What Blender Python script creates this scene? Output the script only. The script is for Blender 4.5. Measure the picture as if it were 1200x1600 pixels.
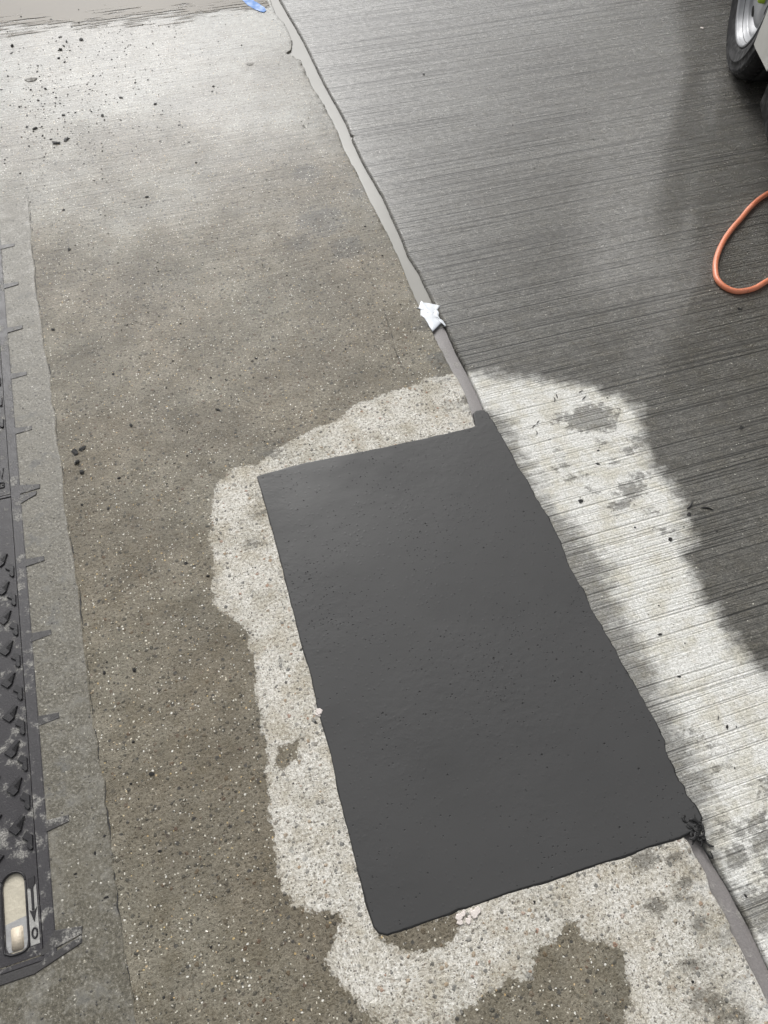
import bpy, bmesh, math, random
import numpy as np
from mathutils import Vector, Matrix
from mathutils import noise as mnoise

for o in list(bpy.data.objects):
    bpy.data.objects.remove(o)
SC = bpy.context.scene
COL = SC.collection
rad = math.radians

# ------------------------------------------------------------------ camera
cam = bpy.data.cameras.new('camera')
cam.sensor_fit = 'VERTICAL'; cam.sensor_height = 36.0; cam.lens = 27.0
cam.clip_start = 0.05; cam.clip_end = 2000
co = bpy.data.objects.new('camera', cam); COL.objects.link(co)
co.matrix_world = Matrix(((0.9526262, 0.24839173, -0.17551315, 0.0),
                          (-0.30376655, 0.80576326, -0.50840087, 0.0),
                          (0.01513947, 0.53763102, 0.8430443, 1.5),
                          (0, 0, 0, 1)))
SC.camera = co

# ------------------------------------------------------------------ sky and sun (thin overcast, bright ahead)
SUN_EL, SUN_AZ = rad(40), rad(0)          # azimuth measured from +Y towards +X
w = bpy.data.worlds.new('World'); SC.world = w; w.use_nodes = True
wn = w.node_tree.nodes; wl = w.node_tree.links
bg = wn['Background']
sky = wn.new('ShaderNodeTexSky'); sky.sky_type = 'NISHITA'; sky.sun_disc = False
sky.sun_elevation = SUN_EL; sky.sun_rotation = SUN_AZ
sky.air_density = 1.0; sky.dust_density = 4.0; sky.ozone_density = 1.0
hs = wn.new('ShaderNodeHueSaturation'); hs.inputs['Saturation'].default_value = 0.06
wl.new(sky.outputs[0], hs.inputs['Color']); wl.new(hs.outputs[0], bg.inputs['Color'])
bg.inputs['Strength'].default_value = 0.13
sl = bpy.data.lights.new('sun', 'SUN'); sl.energy = 1.5; sl.angle = rad(28); sl.color = (1, 0.98, 0.95)
so = bpy.data.objects.new('sun', sl); COL.objects.link(so)
sd_ = Vector((math.sin(SUN_AZ) * math.cos(SUN_EL), math.cos(SUN_AZ) * math.cos(SUN_EL), math.sin(SUN_EL)))
so.rotation_euler = sd_.to_track_quat('Z', 'Y').to_euler(); so.location = (0, 0, 8)
SC.view_settings.view_transform = 'Standard'; SC.view_settings.look = 'None'
SC.view_settings.gamma = 1; SC.view_settings.exposure = 0.3

# ------------------------------------------------------------------ surveyed outlines, metres (x across the joint, y along it)
PATCH = [(0.0543,1.088),(0.0984,1.0901),(0.1776,1.0916),(0.2724,1.0866),(0.3687,1.0815),(0.4671,1.0783),(0.5339,1.0767),(0.6106,1.0766),(0.6134,1.1015),(0.6179,1.1175),(0.6287,1.123),(0.6435,1.1207),(0.6528,1.1091),(0.6558,1.0606),(0.66,0.9678),(0.6591,0.9299),(0.6663,0.8922),(0.6639,0.8487),(0.67,0.7814),(0.6702,0.7148),(0.6608,0.6435),(0.6665,0.5739),(0.6609,0.5403),(0.6659,0.4857),(0.6688,0.4379),(0.6684,0.391),(0.6736,0.334),(0.6745,0.3033),(0.6755,0.2732),(0.6745,0.2377),(0.6671,0.2166),(0.6639,0.1858),(0.6638,0.1608),(0.6666,0.1513),(0.6636,0.1363),(0.6692,0.1104),(0.6701,0.0887),(0.6575,0.0786),(0.6417,0.0743),(0.6158,0.0709),(0.5872,0.0719),(0.5622,0.0741),(0.5034,0.0735),(0.4495,0.0761),(0.4092,0.0767),(0.3472,0.0778),(0.2872,0.0817),(0.2266,0.0819),(0.1991,0.0822),(0.1856,0.0844),(0.1668,0.082),(0.1083,0.0831),(0.0737,0.0839),(0.0565,0.0843),(0.0437,0.0913),(0.039,0.102),(0.038,0.1364),(0.0382,0.1953),(0.0398,0.2621),(0.0416,0.3324),(0.047,0.4052),(0.0466,0.4599),(0.0457,0.4949),(0.0512,0.5653),(0.0496,0.6535),(0.0519,0.7455),(0.0544,0.8432),(0.055,0.9386),(0.0553,1.0246),(0.0546,1.0686)]
EDGE_R = [(0.6525,3.3498),(0.6626,3.019),(0.6594,2.6948),(0.6653,2.5234),(0.6661,2.4462),(0.6617,2.3766),(0.6699,2.3665),(0.6585,2.3505),(0.6561,2.2021),(0.6634,2.0255),(0.657,1.8152),(0.6505,1.7357),(0.6575,1.6637),(0.6556,1.602),(0.6546,1.5338),(0.6577,1.4378),(0.6533,1.3359),(0.6556,1.2606),(0.6537,1.1642),(0.6505,1.1163),(0.6543,1.0782),(0.6558,0.0664),(0.6562,0.0196),(0.6615,-0.0239),(0.6623,-0.0585),(0.6647,-0.0978),(0.6628,-0.1406),(0.6614,-0.2059)]
EDGE_L = [(0.618,3.3595),(0.6126,3.2371),(0.6272,3.16),(0.6253,3.0296),(0.6037,2.9629),(0.5799,2.9459),(0.5972,2.9267),(0.6213,2.8869),(0.6154,2.7075),(0.6269,2.5759),(0.6274,2.4139),(0.6177,2.3018),(0.6243,2.1756),(0.622,2.0277),(0.6255,1.8868),(0.6233,1.7737),(0.6201,1.6864),(0.6154,1.5974),(0.614,1.5432),(0.6189,1.4546),(0.6161,1.3793),(0.6165,1.3154),(0.6193,1.2692),(0.6237,1.196),(0.6162,1.14),(0.6105,1.0809),(0.6089,1.008),(0.6235,0.0893),(0.6271,0.0628),(0.6289,0.0361),(0.6313,0.002),(0.6238,-0.026),(0.6284,-0.0593),(0.6286,-0.0863),(0.6277,-0.1144),(0.6263,-0.1369),(0.6281,-0.1811),(0.626,-0.2318)]
DRY_L = [(0.629,1.2616),(0.5841,1.2611),(0.5425,1.2691),(0.5192,1.253),(0.4933,1.254),(0.4428,1.2488),(0.3763,1.2398),(0.3318,1.2333),(0.2993,1.2082),(0.2625,1.1957),(0.2364,1.1909),(0.1842,1.1794),(0.1463,1.1702),(0.1125,1.1498),(0.0682,1.1291),(0.051,1.1224),(0.0071,1.1359),(-0.0211,1.1112),(-0.0499,1.0816),(-0.0674,1.0216),(-0.0845,0.9551),(-0.0901,0.888),(-0.102,0.8336),(-0.1068,0.7869),(-0.0902,0.766),(-0.0737,0.7453),(-0.054,0.7085),(-0.0553,0.6713),(-0.0543,0.627),(-0.0666,0.5602),(-0.0626,0.5316),(-0.0687,0.4934),(-0.0703,0.4421),(-0.0806,0.4138),(-0.0844,0.3601),(-0.0986,0.3408),(-0.0867,0.3194),(-0.0955,0.2821),(-0.0973,0.2547),(-0.0984,0.2115),(-0.0884,0.1818),(-0.066,0.157),(-0.0444,0.1522),(-0.024,0.1426),(-0.0105,0.1414),(-0.0114,0.1262),(-0.0219,0.1092),(-0.0448,0.0964),(-0.0539,0.0796),(-0.0438,0.0521),(-0.031,0.0195),(-0.0123,-0.0097),(0.0074,-0.0343),(0.0216,-0.0747),(0.09,-0.0966),(0.1166,-0.0692),(0.1427,-0.0592),(0.1995,-0.0445),(0.2353,-0.0416),(0.2642,-0.0556),(0.2952,-0.0117),(0.3305,-0.0129),(0.3587,0.0087),(0.3799,0.0019),(0.3746,-0.0219),(0.4092,-0.038),(0.4319,-0.0652),(0.4218,-0.101),(0.4079,-0.1345),(0.3806,-0.1535),(0.351,-0.1888),(0.6024,-0.3125),(0.6712,-0.2462),(0.6358,-0.1692),(0.6462,0.0362),(0.662,1.0759)]
WET_L0 = [(-0.0619,0.4142),(-0.0592,0.436),(-0.0446,0.4494),(-0.0204,0.4547),(0.0006,0.452),(-0.0111,0.4362),(-0.0208,0.4176),(-0.038,0.4092)]
WET_L1 = [(0.0422,0.0939),(0.0558,0.0644),(0.0845,0.0473),(0.1159,0.0383),(0.151,0.0391),(0.1728,0.0473),(0.187,0.0787)]
DRY_R = [(0.6127,1.2902),(0.6645,1.2602),(0.7113,1.2413),(0.7617,1.2095),(0.8396,1.1788),(0.9154,1.1442),(0.9698,1.1045),(1.0106,1.0579),(1.035,1.0168),(1.0337,0.9732),(0.9932,0.9111),(0.986,0.8517),(0.9941,0.8092),(1.0104,0.7459),(0.9903,0.6956),(0.969,0.6295),(0.9337,0.5966),(0.9349,0.562),(0.9224,0.5074),(0.9237,0.4666),(0.9289,0.4255),(0.9264,0.3831),(0.9309,0.3531),(0.9465,0.329),(0.9516,0.3011),(1.0523,0.2238),(1.0035,-0.0424),(0.6605,-0.3311),(0.5575,-0.115),(0.5416,0.3559),(0.561,1.1502)]
DAMP_R = [(0.6544,1.1217),(0.6891,1.0784),(0.687,0.8937),(0.6893,0.7884),(0.7238,0.7231),(0.7424,0.6301),(0.7254,0.5045),(0.7228,0.3988),(0.7203,0.2999),(0.7186,0.233),(0.7236,0.1924),(0.6956,0.102),(0.6685,0.0292),(0.6624,-0.0458),(0.6082,-0.0286),(0.5707,0.4172),(0.6233,1.1312)]
SPOT_R = [(0.8983,1.0145,0.0552),(0.8207,1.0382,0.0178),(0.8402,1.0043,0.0161),(0.925,0.9784,0.0258),(0.8896,0.9428,0.0127),(0.8919,1.0493,0.0131),(0.8907,0.7923,0.0306),(0.9273,0.8199,0.0186),(0.8478,0.7581,0.0211),(0.7699,0.8624,0.0139),(0.7937,0.859,0.0108),(0.7647,0.9055,0.014),(0.7707,0.9482,0.0079),(0.8006,0.8142,0.0091),(0.981,0.9148,0.0207),(0.9442,0.895,0.0158),(0.9142,0.6643,0.0133),(0.9113,0.7199,0.012),(0.893,0.8802,0.011),(0.7832,0.1737,0.0075),(0.7539,0.1958,0.0113),(0.7484,0.0499,0.0143),(0.7774,0.0525,0.018),(0.731,0.0437,0.0107),(0.7466,0.1598,0.0087),(0.7296,-0.0014,0.0093),(0.7344,-0.0252,0.0162),(0.7679,0.98,0.0079),(0.7363,0.2341,0.0127),(0.7363,0.2143,0.0113),(0.6892,-0.0754,0.0452),(0.6962,0.0092,0.0257),(0.7701,0.0198,0.0308),(0.703,0.0642,0.0167),(0.8328,0.0952,0.027)]
CRACK_A = [(-0.4415,2.3155),(-0.4183,2.3218),(-0.4025,2.3304),(-0.3872,2.3592),(-0.3663,2.3801),(-0.3324,2.3906)]
CRACK_B = [(0.5149,1.5516),(0.5114,1.5),(0.508,1.4497),(0.4962,1.3908),(0.4976,1.3299),(0.4911,1.2893)]
CRACK_C = [(-0.4517,2.4883),(-0.3861,2.526),(-0.3256,2.53),(-0.2412,2.5642),(-0.2022,2.5829)]
SPOT_L = [(0.5139,-0.0198,0.0124),(0.586,-0.0,0.0183),(0.6131,0.0132,0.0162),(0.5759,-0.029,0.0102),(0.588,0.0378,0.0256),(0.5422,-0.182,0.0276),(0.5705,-0.2049,0.0232),(0.5768,-0.0606,0.0112),(0.6039,-0.0998,0.0177),(0.5419,-0.11,0.0131),(0.1038,1.1464,0.0217),(0.0406,1.0068,0.0119),(0.0438,0.9873,0.0103),(0.5432,0.0632,0.0233),(0.006,0.9184,0.0115),(0.561,1.1502,0.013),(0.5787,1.2464,0.015),(0.2229,0.4558,0.0077),(0.6349,1.161,0.023),(0.5999,1.1384,0.0163),(0.4457,1.9656,0.0663),(0.4874,1.8292,0.0494),(0.3639,1.8811,0.0418),(0.6059,1.3211,0.0273),(0.6003,1.4602,0.0212),(0.4693,2.2105,0.0493),(0.5986,2.0683,0.0242)]
HOSE = [(2.4417,1.7605),(2.2143,1.7633),(2.022,1.7361),(1.9217,1.7126),(1.8445,1.6852),(1.7938,1.6646),(1.7397,1.6339),(1.6872,1.5973),(1.6401,1.5665),(1.5926,1.5306),(1.5493,1.4915),(1.5151,1.4539),(1.4915,1.42),(1.4733,1.3823),(1.4714,1.3546),(1.4792,1.3327),(1.4976,1.3147),(1.5281,1.3097),(1.5604,1.3123),(1.5992,1.3248),(1.6555,1.3421),(1.7816,1.3833),(1.956,1.407),(2.1455,1.3817)]
CRUMB_TOP = [(-0.3864,3.2744,0.0082),(-0.3915,3.2236,0.007),(-0.4233,3.1768,0.0035),(-0.3397,3.5484,0.0042),(-0.1232,3.482,0.006),(-0.232,3.4343,0.0073),(-0.2106,3.2923,0.0076),(-0.1366,3.2516,0.0095),(-0.1907,3.2523,0.0083),(-0.2028,3.222,0.0076),(-0.2166,3.1972,0.0087),(-0.2285,3.1395,0.007),(-0.2108,3.1067,0.0058),(-0.3061,3.1065,0.0062),(-0.3111,3.0673,0.0062),(-0.3963,3.0561,0.0034),(-0.2744,3.0211,0.0034),(-0.4395,2.9815,0.0051),(-0.2916,2.9431,0.0067),(-0.3206,2.8753,0.007),(-0.3116,2.8519,0.0044),(-0.2199,2.884,0.0044),(-0.1491,2.8678,0.0058),(-0.078,2.8515,0.0036),(-0.0992,2.8029,0.0044),(-0.0452,2.8124,0.008),(-0.0159,2.7997,0.0044),(-0.1589,2.816,0.0035),(0.0639,2.739,0.011),(-0.2463,2.7595,0.0082),(-0.2053,2.7638,0.0059),(-0.2759,2.7883,0.0035),(-0.1199,2.7187,0.0104),(-0.1062,2.7067,0.0035),(-0.3434,2.7046,0.0098),(-0.1237,2.6484,0.0038),(0.0863,2.9621,0.0051),(-0.3646,2.7939,0.0037),(-0.3799,2.8552,0.0035),(0.121,2.5889,0.0065),(-0.0125,2.5426,0.0038),(0.0447,2.5145,0.0042),(-0.0629,2.6742,0.0039),(-0.1018,2.6538,0.0034),(-0.2283,2.7704,0.0037),(-0.2877,2.7999,0.0033),(-0.1556,2.7656,0.0035),(-0.4157,3.1063,0.0036)]
CRUMB_PAIR = [(-0.2833,2.599,0.0136),(-0.2492,2.6117,0.0137)]
CRUMB_FRAME = [(-0.3505,1.2876,0.0108),(-0.3316,1.294,0.0085),(-0.3477,1.2547,0.0107),(-0.3404,1.2229,0.0091)]
CRUMB_LEFT = [(-0.2097,1.3314,0.0079),(-0.2307,1.5178,0.0066),(-0.2934,2.047,0.0093),(-0.3655,1.726,0.0069),(-0.2586,1.1803,0.006),(-0.3486,0.7031,0.0071),(-0.3499,1.1289,0.0059),(-0.2935,1.1005,0.0059),(-0.4411,0.3406,0.0051),(-0.404,0.364,0.0051),(-0.3939,0.2871,0.005),(-0.3853,0.3885,0.0052),(-0.2898,0.6905,0.0071),(-0.2873,0.4727,0.0072),(-0.0392,2.2297,0.0089),(-0.0788,2.2281,0.0059),(-0.1481,0.9059,0.0056),(-0.1069,0.8597,0.0056),(0.034,0.4758,0.0057),(0.0043,1.3199,0.0056),(0.3715,1.4286,0.0051),(-0.2932,0.3334,0.0046),(-0.234,0.1566,0.0043),(0.3181,0.0539,0.0056),(0.3387,0.0181,0.0039),(0.5227,-0.137,0.0049),(0.135,1.4637,0.0051)]
CRUMB_RIGHT = [(0.8695,0.9199,0.0055),(0.8498,0.8834,0.0062),(0.7626,0.7975,0.0076),(1.2469,0.88,0.0089),(0.9895,0.6884,0.0068),(0.9131,0.6415,0.0081),(0.8513,0.6946,0.0052),(0.8079,0.2236,0.0051),(0.7769,0.4404,0.0061),(0.7691,0.3451,0.0046),(1.4734,1.2552,0.0082),(0.9674,1.0665,0.005),(1.0255,2.6651,0.0058),(0.6787,-0.0509,0.004),(0.7797,0.1493,0.0037),(1.0273,0.6294,0.0044)]
SHRED_R = [(1.0042,0.7081,0.0136),(1.0384,0.6938,0.0136),(0.7623,1.0453,0.0065),(0.748,1.0367,0.0064),(0.7482,1.0133,0.0064),(0.845,1.1105,0.0083),(0.8364,1.0996,0.0082),(0.9087,1.0844,0.0083),(0.9103,1.1066,0.0067),(0.8003,0.2448,0.0051)]
SURR = [(-0.5856,2.4178),(-0.4754,2.319),(-0.4378,2.3144),(-0.3882,2.3428),(-0.3907,2.1668),(-0.4001,2.1086),(-0.3939,1.9896),(-0.403,1.936),(-0.3988,1.8002),(-0.3948,1.6726),(-0.3848,1.5507),(-0.3933,1.4852),(-0.3861,1.439),(-0.3902,1.3344),(-0.3824,1.2515),(-0.3828,1.2127),(-0.3924,1.1218),(-0.3859,1.0837),(-0.3852,1.0306),(-0.3791,0.9775),(-0.3793,0.8796),(-0.382,0.788),(-0.3812,0.6725),(-0.3835,0.6054),(-0.3789,0.5583),(-0.3833,0.5405),(-0.3703,0.4865),(-0.377,0.4404),(-0.3732,0.4041),(-0.3719,0.3583),(-0.3778,0.338),(-0.376,0.2626),(-0.3725,0.2307),(-0.3756,0.1819),(-0.3686,0.1318),(-0.3677,0.0854),(-0.358,0.012)]
TREAD_A = [(-0.5256,0.616),(-0.5193,0.6114),(-0.5338,0.5986),(-0.5266,0.5893),(-0.5359,0.5821),(-0.5493,0.5958)]
TREAD_B = [(-0.518,0.5841),(-0.508,0.5746),(-0.5089,0.5511),(-0.5125,0.5491),(-0.5191,0.5568),(-0.5159,0.5655),(-0.5263,0.5741)]
BLUE = [(0.5042,3.4246),(0.5101,3.3789),(0.5181,3.3439),(0.532,3.3131),(0.5507,3.2811),(0.5702,3.2649),(0.5809,3.2779),(0.5794,3.3051),(0.5643,3.3418),(0.5467,3.3795),(0.5387,3.4149)]
TAPE = [(0.6184,1.5339),(0.6099,1.5203),(0.6031,1.5224),(0.6134,1.514),(0.6059,1.4924),(0.612,1.4775),(0.6138,1.4614),(0.6148,1.4378),(0.6166,1.422),(0.6266,1.4292),(0.6417,1.44),(0.6544,1.4491),(0.6552,1.4308),(0.6594,1.4321),(0.6578,1.4533),(0.6519,1.4577),(0.6527,1.4757),(0.6579,1.4847),(0.6571,1.4982),(0.6709,1.51),(0.6588,1.519),(0.6434,1.529),(0.6304,1.5356),(0.6261,1.545),(0.6227,1.5406)]
PUDDLE = [(-1.1132,3.6282),(-0.5609,3.4917),(-0.4205,3.4723),(-0.3494,3.4676),(-0.2779,3.4628),(-0.1845,3.426),(-0.1117,3.4262),(-0.0144,3.4196),(0.1317,3.3994),(0.3052,3.3824),(0.5057,3.3583),(0.6167,3.3875),(0.5826,3.7183),(0.1846,4.3595),(-0.3776,4.3725),(-1.1725,4.4569)]
GLARE_FILM = [(-0.4443,3.4688),(-0.2808,3.4225),(-0.0709,3.3528),(-0.0828,3.2461),(-0.2915,3.2762),(-0.4507,3.3216)]

rng = np.random.default_rng(7)
random.seed(7)

# ------------------------------------------------------------------ node helpers
class T:
    def __init__(s, name):
        s.m = bpy.data.materials.new(name); s.m.use_nodes = True
        s.nt = s.m.node_tree; s.n = s.nt.nodes; s.l = s.nt.links
        s.b = s.n['Principled BSDF']; s._pos = None
    def N(s, typ, ins=None, **props):
        nd = s.n.new('ShaderNode' + typ)
        for k, v in props.items(): setattr(nd, k, v)
        for k, v in (ins or {}).items():
            if isinstance(v, bpy.types.NodeSocket): s.l.new(v, nd.inputs[k])
            else: nd.inputs[k].default_value = v
        return nd
    def pos(s):
        if s._pos is None:
            s._pos = s.N('TexCoord').outputs['Object']
        return s._pos
    def map(s, scale, loc=(0, 0, 0), rot=(0, 0, 0), vec=None):
        return s.N('Mapping', {'Vector': vec or s.pos(), 'Scale': scale, 'Location': loc, 'Rotation': rot}).outputs[0]
    def noise(s, scale, detail=3, rough=.5, vec=None, dist=0, out=0):
        return s.N('TexNoise', {'Vector': vec or s.pos(), 'Scale': scale, 'Detail': detail, 'Roughness': rough, 'Distortion': dist}).outputs[out]
    def vor(s, scale, vec=None, feature='F1', rnd=1.0):
        return s.N('TexVoronoi', {'Vector': vec or s.pos(), 'Scale': scale, 'Randomness': rnd}, feature=feature, voronoi_dimensions='2D')
    def m_(s, op, a, b=0.0, c=0.0, clamp=False):
        nd = s.N('Math', {0: a, 1: b, 2: c}, operation=op, use_clamp=clamp)
        return nd.outputs[0]
    def rng_(s, v, a, b, c=0.0, d=1.0, smooth=True):
        return s.N('MapRange', {'Value': v, 'From Min': a, 'From Max': b, 'To Min': c, 'To Max': d},
                   interpolation_type='SMOOTHSTEP' if smooth else 'LINEAR').outputs[0]
    def mix(s, f, a, b, mode='MIX'):
        nd = s.N('Mix', data_type='RGBA', blend_type=mode)
        for k, v in ((0, f), (6, a), (7, b)):
            if isinstance(v, bpy.types.NodeSocket): s.l.new(v, nd.inputs[k])
            else: nd.inputs[k].default_value = (v if k == 0 else ((*v, 1) if len(v) == 3 else v))
        return nd.outputs[2]
    def mixf(s, f, a, b):
        return s.N('Mix', {0: f, 2: a, 3: b}, data_type='FLOAT').outputs[0]
    def ramp(s, v, stops, interp='LINEAR'):
        nd = s.N('ValToRGB', {0: v}); nd.color_ramp.interpolation = interp
        el = nd.color_ramp.elements
        while len(el) < len(stops): el.new(0.5)
        for e, (p, c) in zip(el, stops): e.position = p; e.color = (*c, 1)
        return nd.outputs[0]
    def attr(s, name):
        return s.N('Attribute', attribute_name=name).outputs['Fac']
    def sep(s, col):
        return s.N('SeparateColor', {0: col}).outputs
    def bump(s, h, strength, dist, normal=None):
        ins = {'Height': h, 'Strength': strength, 'Distance': dist}
        if normal is not None: ins['Normal'] = normal
        return s.N('Bump', ins).outputs[0]
    def out(s, **kw):
        for k, v in kw.items():
            k = k.replace('_', ' ')
            if isinstance(v, bpy.types.NodeSocket): s.l.new(v, s.b.inputs[k])
            else: s.b.inputs[k].default_value = ((*v, 1) if isinstance(v, tuple) and len(v) == 3 else v)
        return s.m

def simple(name, col, rough, bump=None, var=0.25, scale=60, **kw):
    t = T(name)
    n = t.noise(scale, 4, .6)
    c = t.mix(n, tuple(x * (1 - var) for x in col), tuple(min(1, x * (1 + var)) for x in col))
    args = dict(Base_Color=c, Roughness=t.rng_(t.noise(scale * .6, 3), .3, .7, rough * .75, min(1, rough * 1.25)))
    if bump: args['Normal'] = t.bump(t.noise(scale * 3, 3), bump, .002)
    args.update(kw)
    return t.out(**args)

def stones(t, scale, frac, rlo, rhi, jitter=None):
    """scattered aggregate: returns mask, random colour channels, distance profile"""
    v = t.vor(scale, vec=jitter)
    ch = t.sep(v.outputs['Color'])
    sel = t.m_('GREATER_THAN', ch[0], 1 - frac)
    r = t.rng_(ch[1], 0, 1, rlo, rhi, smooth=False)
    prof = t.m_('SUBTRACT', r, v.outputs['Distance'])
    mask = t.m_('MULTIPLY', sel, t.rng_(prof, 0, .06))
    return mask, ch, t.m_('MULTIPLY', sel, t.rng_(prof, 0, .2))

def wobble(t, amp, scale):
    """object position with a little warp so that grains are not round"""
    n = t.N('TexNoise', {'Vector': t.pos(), 'Scale': scale, 'Detail': 2.0}).outputs['Color']
    d = t.N('VectorMath', {0: n, 1: (.5, .5, .5)}, operation='SUBTRACT').outputs[0]
    d = t.N('VectorMath', {0: d, 'Scale': amp}, operation='SCALE').outputs[0]
    return t.N('VectorMath', {0: t.pos(), 1: d}, operation='ADD').outputs[0]

# ------------------------------------------------------------------ concrete materials
def mat_slab_worn():
    t = T('worn_concrete')
    W = wobble(t, .006, 160)
    dry_sd = t.attr('dry'); damp_sd = t.attr('damp'); edge = t.attr('edge')
    sepv = t.N('SeparateXYZ', {0: t.pos()}).outputs
    # ragged waterline: the wet creeps between the grains
    jag = t.m_('ADD', t.m_('MULTIPLY', t.m_('SUBTRACT', t.noise(38, 4, .65), .5), .034), t.m_('MULTIPLY', t.m_('SUBTRACT', t.noise(150, 4, .7), .5), .022))
    wet = t.rng_(t.m_('ADD', dry_sd, jag), -.0025, .0025)
    damp = t.rng_(t.m_('ADD', damp_sd, t.m_('ADD', t.m_('MULTIPLY', t.m_('SUBTRACT', t.noise(70, 4, .7), .5), .07), t.m_('MULTIPLY', t.m_('SUBTRACT', t.noise(1, 5, .7, vec=t.map((9, 26, 1))), .5), .16))), .012, -.022, 0, .75)
    fringe = t.rng_(t.m_('ADD', dry_sd, t.m_('MULTIPLY', jag, 1.4)), -.016, .002, 0, .22)
    wet = t.m_('MAXIMUM', t.m_('MAXIMUM', wet, damp), fringe)
    # cement paste
    big = t.noise(1.7, 4, .6); mid = t.noise(14, 5, .65); fine = t.noise(170, 5, .8); gr = t.noise(330, 3, .7)
    paste = t.ramp(fine, [(.33, (.24, .222, .19)), (.43, (.53, .50, .44)), (.51, (.69, .665, .605)), (.64, (.92, .90, .85))])
    paste = t.mix(t.rng_(mid, .40, .68, 0, .85), paste, t.mix(1.0, paste, (.68, .64, .56), 'MULTIPLY'))
    paste = t.mix(t.rng_(t.noise(5, 5, .7), .46, .66, 0, .8), paste, t.mix(1.0, paste, (.78, .78, .76), 'MULTIPLY'))
    paste = t.mix(t.rng_(gr, .60, .68, 0, .8), paste, (.95, .93, .88))
    paste = t.mix(t.rng_(gr, .41, .34, 0, .85), paste, (.19, .175, .15))
    # sand and stones
    m1, c1, p1 = stones(t, 240, .36, .14, .44, W)
    sand = t.ramp(c1[2], [(0, (.07, .07, .065)), (.3, (.18, .165, .14)), (.55, (.33, .28, .2)), (.8, (.55, .5, .42)), (1, (.75, .72, .66))])
    m2, c2, p2 = stones(t, 85, .3, .10, .40, W)
    st = t.ramp(c2[2], [(0, (.09, .095, .09)), (.35, (.2, .195, .18)), (.6, (.3, .27, .22)), (.78, (.38, .27, .16)), (.86, (.32, .17, .11)), (.93, (.6, .57, .5))])
    m3, c3, p3 = stones(t, 45, .2, .10, .26, W)
    st3 = t.ramp(c3[2], [(0, (.17, .175, .165)), (.5, (.27, .265, .245)), (.8, (.34, .31, .26)), (.95, (.36, .25, .16))])
    dryc = t.mix(t.m_('MULTIPLY', m3, .55), paste, st3)
    dryc = t.mix(t.m_('MULTIPLY', m2, .75), dryc, st)
    dryc = t.mix(t.m_('MULTIPLY', m1, .8), dryc, sand)
    # pale laitance scuffed along the joint arris
    sc = t.m_('MULTIPLY', t.rng_(edge, .10, .0), t.rng_(t.noise(26, 5, .7), .46, .62))
    dryc = t.mix(t.m_('MULTIPLY', sc, .55), dryc, (.62, .62, .60))
    film_y = t.rng_(t.m_('ADD', sepv[1], t.m_('MULTIPLY', t.m_('SUBTRACT', t.noise(2.2, 4, .6), .5), 1.5)), 1.7, 3.2)
    # soaked: darker and a bit warmer, the hard quartz grains stay pale
    soak = t.mix(1.0, dryc, t.mix(t.rng_(big, .35, .65), (.275, .244, .19), (.33, .312, .262)), 'MULTIPLY')
    soak = t.mix(film_y, soak, t.mix(1.0, soak, (.94, 1.02, 1.16), 'MULTIPLY'))
    soak = t.mix(damp, soak, t.mix(1.0, soak, (.52, .55, .62), 'MULTIPLY'))
    m4, c4, p4 = stones(t, 190, .13, .12, .36, W)
    soak = t.mix(t.m_('MULTIPLY', m4, .8), soak, t.ramp(c4[2], [(0, (.6, .57, .48)), (.5, (.8, .76, .64)), (.62, (.55, .36, .15)), (.72, (.6, .45, .2)), (.8, (.85, .82, .74)), (1, (.9, .88, .82))]))
    m5, c5, p5 = stones(t, 62, .22, .08, .26, W)
    soak = t.mix(t.m_('MULTIPLY', m5, .8), soak, t.ramp(c5[2], [(0, (.022, .022, .022)), (.6, (.05, .048, .042)), (.85, (.10, .065, .04)), (1, (.3, .27, .22))]))
    soak = t.mix(t.rng_(t.noise(9, 5, .7), .56, .72, 0, .35), soak, t.mix(.5, soak, (.10, .098, .09)))
    blot = t.noise(4.5, 8, .74)
    soak = t.mix(t.rng_(blot, .38, .62), t.mix(1.0, soak, (.86, .865, .87), 'MULTIPLY'), t.mix(1.0, soak, (1.2, 1.21, 1.23), 'MULTIPLY'))
    col = t.mix(wet, dryc, soak)
    # standing film: fine brush lines still show on the less worn far end
    line = t.noise(1, 4, .6, vec=t.map((2.6, 80, 1), rot=(0, 0, rad(1.2))))
    line2 = t.noise(1, 3, .6, vec=t.map((.9, 32, 1), rot=(0, 0, rad(1.2))))
    fade = t.rng_(t.m_('ADD', sepv[1], t.m_('MULTIPLY', t.m_('SUBTRACT', t.noise(3, 3), .5), 2)), 1.2, 2.8, .18, 1)
    h = t.m_('MULTIPLY', t.m_('ADD', t.m_('MULTIPLY', line, 3.0), t.m_('MULTIPLY', line2, 2.4)), fade)
    h = t.m_('ADD', h, t.m_('MULTIPLY', fine, 1.8))
    h = t.m_('ADD', h, t.m_('MULTIPLY', p1, .5)); h = t.m_('ADD', h, t.m_('MULTIPLY', p2, .7))
    h = t.m_('ADD', h, t.m_('MULTIPLY', t.noise(60, 4, .7), 1.2))
    rough = t.mixf(wet, .9, t.mixf(film_y, t.rng_(fine, .3, .7, .36, .62), t.rng_(mid, .3, .7, .30, .44)))
    nrm = t.bump(h, t.mixf(wet, .9, t.mixf(film_y, .85, .8)), .0024)
    return t.out(Base_Color=col, Roughness=rough, Normal=nrm, Specular_IOR_Level=t.mixf(wet, .3, .5),
                 Coat_Weight=t.m_('MULTIPLY', wet, t.mixf(film_y, .12, .6)), Coat_Roughness=.26, Coat_IOR=1.33)

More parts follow.
